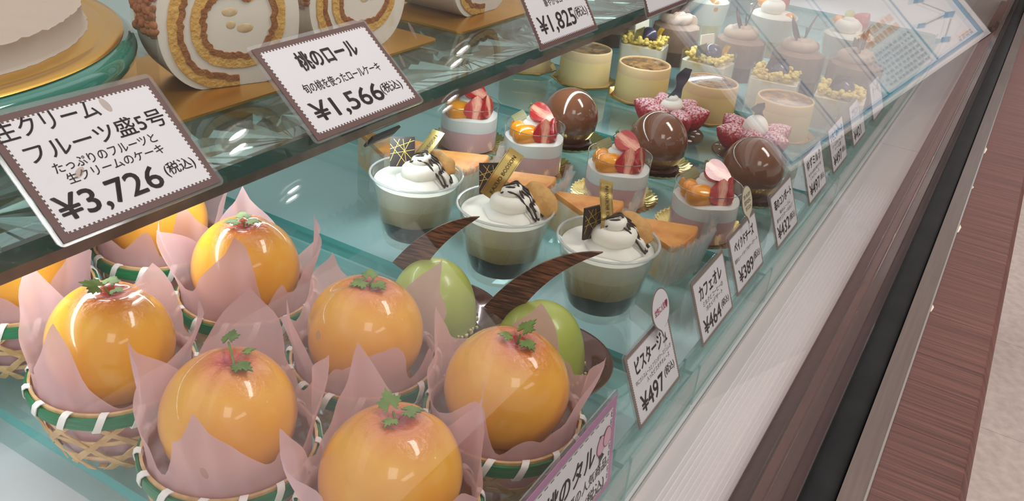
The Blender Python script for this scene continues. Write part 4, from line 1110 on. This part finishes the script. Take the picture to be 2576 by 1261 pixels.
card(-.1075, .6690, .0016, TL, .061, .0430, 'small white strawberry compote price card, fourth from the front', [('苺のコンポート', .13, .90, .66, .84, 'ink', .03), ('苺のムースに', .30, .80, .53, .60, 'ink', .0), ('華やかコンポートを添えて', .14, .88, .42, .50, 'ink', .0), ('¥432', .10, .64, .12, .36, 'ink', .025), ('(税込)', .67, .92, .19, .34)], BR, .0018, 40, .0012)
card(-.1085, .7740, .0016, TL, .064, .0440, 'small white yuzu milk price card, fifth from the front', [('ゆずミルク', .14, .88, .64, .84, 'ink', .03), ('ゆずの風味が爽やかな', .16, .84, .51, .58, 'ink', .0), ('ミルクムース', .22, .70, .42, .49, 'ink', .0), ('¥497', .12, .66, .12, .35, 'ink', .025), ('(税込)', .70, .92, .19, .33)], BR, .0018, 40, .0012)
card(-.1085, .8640, .0016, TL, .062, .0440, 'small white price card with a blue heading, sixth from the front', [('いちごのケーキ', .12, .90, .66, .84, 'sign_blue', .03), ('たっぷりいちごの', .16, .84, .52, .59, 'ink', .0), ('ドーム型', .30, .70, .42, .49, 'ink', .0), ('¥497', .12, .66, .12, .35, 'ink', .025), ('(税込)', .70, .92, .19, .33)], BR, .0018, 40, .0012)
card(-.1085, .9560, .0016, TL, .062, .0440, 'small white price card with a blue heading, seventh from the front', [('プリン', .14, .60, .66, .84, 'sign_blue', .03), ('¥421', .12, .66, .12, .35, 'ink', .025)], BR, .0018, 40, .0012)
card(-.1085, 1.0620, .0016, TL, .062, .0440, 'farthest small price card, overlapped by the sign reflection', [('ケーキ', .20, .76, .58, .84, 'sign_orange')], BR, .0018, 40, .0012)

# pink peach tart card
o = card(-.1040, .2695, .0012, 5, .110, .0530, 'large pink bordered peach tart card at the bottom edge', [('桃のタルト', .37, .90, .50, .76, 'ink', .02), ('桃を使った夏の人気商品', .26, .935, .30, .43), ('(税込)', .73, .92, .07, .24)], 'tag_mauve', .0040, 60, .0022)
b = MB()
for k in range(18):
    for yy in (.0060, .0472):
        x0 = -.0485 + k * .0054; b.prism([(x0, yy), (x0 + .003, yy), (x0 + .003, yy + .0004), (x0, yy + .0004)], .0003, .00035)
for k in range(9):
    for xx in (-.0495, .0492):
        y0 = .0070 + k * .0046; b.prism([(xx, y0), (xx + .0004, y0), (xx + .0004, y0 + .003), (xx, y0 + .003)], .0003, .00035)
b.build('stitch_line', 'ink', o, 0)
for k, (px, py) in enumerate(((.0395, .0335), (.0458, .0350))):
    P = [(px + .0040 * math.cos(a) * (1 - .1 * math.sin(a)), py + .0050 * math.sin(a)) for a in [2 * PI * i / 28 for i in range(28)]]
    b = MB(); b.prism([(px + (x_ - px) * 1.12, py + (y_ - py) * 1.12) for x_, y_ in P], .0004 + k * .0002, .00045 + k * .0002, 0); b.prism(P, .00046 + k * .0002, .0005 + k * .0002, 1)
    b.build('peach_picture', ['ink_pink_dull', 'tag_pink'], o, 0)
b = MB(); b.prism([(.038, .0275), (.041, .0285), (.0435, .0260), (.0400, .0240), (.0385, .0215), (.0388, .0250)], .0004, .00055); b.build('leaf_picture', 'ink', o, 0)

# round balloon tags above two of the cards
def balloon(x, y, z, r, label, lines, mt, ring):
    o = bpy.data.objects.new('round_tag', None); C.objects.link(o); a = R(20)
    o.matrix_world = Matrix(((0, -math.sin(a), math.cos(a), x), (1, 0, 0, y), (0, math.cos(a), math.sin(a), z), (0, 0, 0, 1)))
    tag(o, label, 'round tag')
    P = [(r * math.cos(2 * PI * k / 40), r * math.sin(2 * PI * k / 40)) for k in range(40)]
    Pt = P[:27] + [(-.3 * r, -r * 1.04), (-.1 * r, -1.45 * r), (.12 * r, -1.02 * r)] + P[32:]
    b = MB(); b.prism([(u * 1.06, v * 1.06) for u, v in Pt], -.0004, 0.); b.build('rim', ring, o, 0)
    b = MB(); b.prism(Pt, .0001, .0002); b.build('disc', mt, o, 0)
    for (body, w, h, yy, m_) in lines: text(body, w * r, h * r, m_, o, 0, yy * r, .0005, .01)
    b = MB(); b.box(-.0008, .0008, -r * 2.1, -r * .9, -.0012, -.0006); b.build('stem', 'sleeve', o, 0)
    return o
balloon(-.1225, .4130, .0525, .0112, 'round white balloon tag with pink lettering above the pistachio card', [('女性に人気♥', 1.6, .42, .02, 'ink_pink')], 'paper', 'tag_brown_light')
balloon(-.1260, .5780, .0590, .0105, 'round beige tag above the baked cheese card', [('甘いものが', 1.35, .3, .42, 'ink_gold'), ('苦手な方に', 1.35, .3, .0, 'ink_gold'), ('オススメ', 1.1, .3, -.42, 'ink_gold')], 'pop_beige', 'tag_brown_light')

# ------------------------------------------------------------------ ceiling downlights of the shop
LP = [(3.35, 3.21), (3.24, 5.27), (4.07, 5.96), (4.58, 4.41), (5.26, 3.31)]
LN = ['first ceiling downlight, the one mirrored in the upper left', 'ceiling downlight mirrored beside the middle roll cake board', 'ceiling downlight farthest along the shop', 'ceiling downlight mirrored on the bare shelf glass', 'ceiling downlight mirrored on the front left peach']
for i, (x, y) in enumerate(LP):
    o = thing('ceiling_downlight', LN[i], 'ceiling light', (x, y, 1.755), .5, 'ceiling downlights')
    for k in (-1, 1):
        b = MB(); b.lathe([(.075, 0.), (.075, -.03), (.060, -.03), (.055, -.012)], 32, 0, None, Matrix.Translation((k * .10, 0, 0))); b.build('housing', 'white_plastic', o)
        b = MB(); b.lathe([(.0001, -.014), (.055, -.014)], 32, 0, None, Matrix.Translation((k * .10, 0, 0))); b.build('lamp', 'lamp_glow', o)

# ------------------------------------------------------------------ notice panel standing across the counter, seen only mirrored in the front glass
SY = 1.87
o = thing('notice_panel', 'white notice panel with blue frame farther along the counter, mirrored in the front glass', 'sign', (.28, SY, .0010))
XR = lambda x0, x1, y, z0, z1, d=.0008: (x0 - .28, x1 - .28, y - d, y, z0, z1)
b = MB(); b.box(*XR(.018, .480, 0, .001, .42, .006)); b.build('panel', 'sign_white', o, 0)
b = MB(); b.box(*XR(.010, .490, .012, .0, .010, .011)); b.box(*XR(.010, .050, .080, .0, .006, .068)); b.build('foot', 'mocha_dark', o, 0)
b = MB()
for (x0, x1, z0, z1) in ((.026, .470, .011, .017), (.026, .470, .398, .405), (.026, .033, .017, .398), (.464, .470, .017, .398)): b.box(*XR(x0, x1, -.006, z0, z1))
b.build('blue_frame', 'sign_blue', o, 0)
b = MB()
for x in (.113, .222, .340): b.box(*XR(x, x + .0032, -.006, .017, .398))
b.build('divider', 'sign_blue', o, 0)
def dia(cx, cz, s): return [(cx - s, cz - s * .1), (cx - s * .2, cz - s * .7), (cx + s, cz + s * .1), (cx + s * .2, cz + s * .7)]
XZ = Matrix(((1, 0, 0, -.28), (0, 0, 1, -.0065), (0, 1, 0, 0), (0, 0, 0, 1)))
for k, (cx, cz, s) in enumerate(((.052, .074, .011), (.083, .040, .010), (.100, .088, .009), (.075, .130, .012))):
    b = MB(); b.prism(dia(cx, cz, s), -.0005, .0, 0, XZ); b.build('blue_lozenge', 'sign_blue', o, 0)
b = MB()
for (x0, z0, x1, z1) in ((.054, .066, .080, .045), (.058, .078, .096, .086), (.075, .122, .053, .080)):
    d = Vector((x1 - x0, z1 - z0)).normalized(); nn = (-d.y * .0007, d.x * .0007)
    b.prism([(x0 - nn[0], z0 - nn[1]), (x1 - nn[0], z1 - nn[1]), (x1 + nn[0], z1 + nn[1]), (x0 + nn[0], z0 + nn[1])], -.0004, 0, 0, XZ)
b.build('arrow_line', 'tag_brown_light', o, 0)
q = random.Random(2)
for mt, rows, hh, c0, c1 in (('sign_grey', [.028 + .0105 * k for k in range(7)], .0045, .124, .212), ('sign_orange', [.110, .130], .013, .130, .200), ('sign_orange', [.027], .003, .040, .070), ('sign_grey', [.022], .003, .040, .075)):
    b = MB()
    for z in rows:
        x = c0
        while x < c1 - .006:
            w = q.uniform(.003, .008) * (1.5 if hh > .01 else 1)
            b.box(*XR(x, min(x + w, c1), -.006, z, z + hh)); x += w + q.uniform(.0015, .004)
    c = b.build('print_rows', mt, o, 0); c['kind'] = 'stuff'
b = MB(); b.box(.150, .170, .006, .020, -.900, .30); b.box(.090, .200, -.02, .09, -.9005, -.892); b.build('post', 'rail_metal', o, 0)
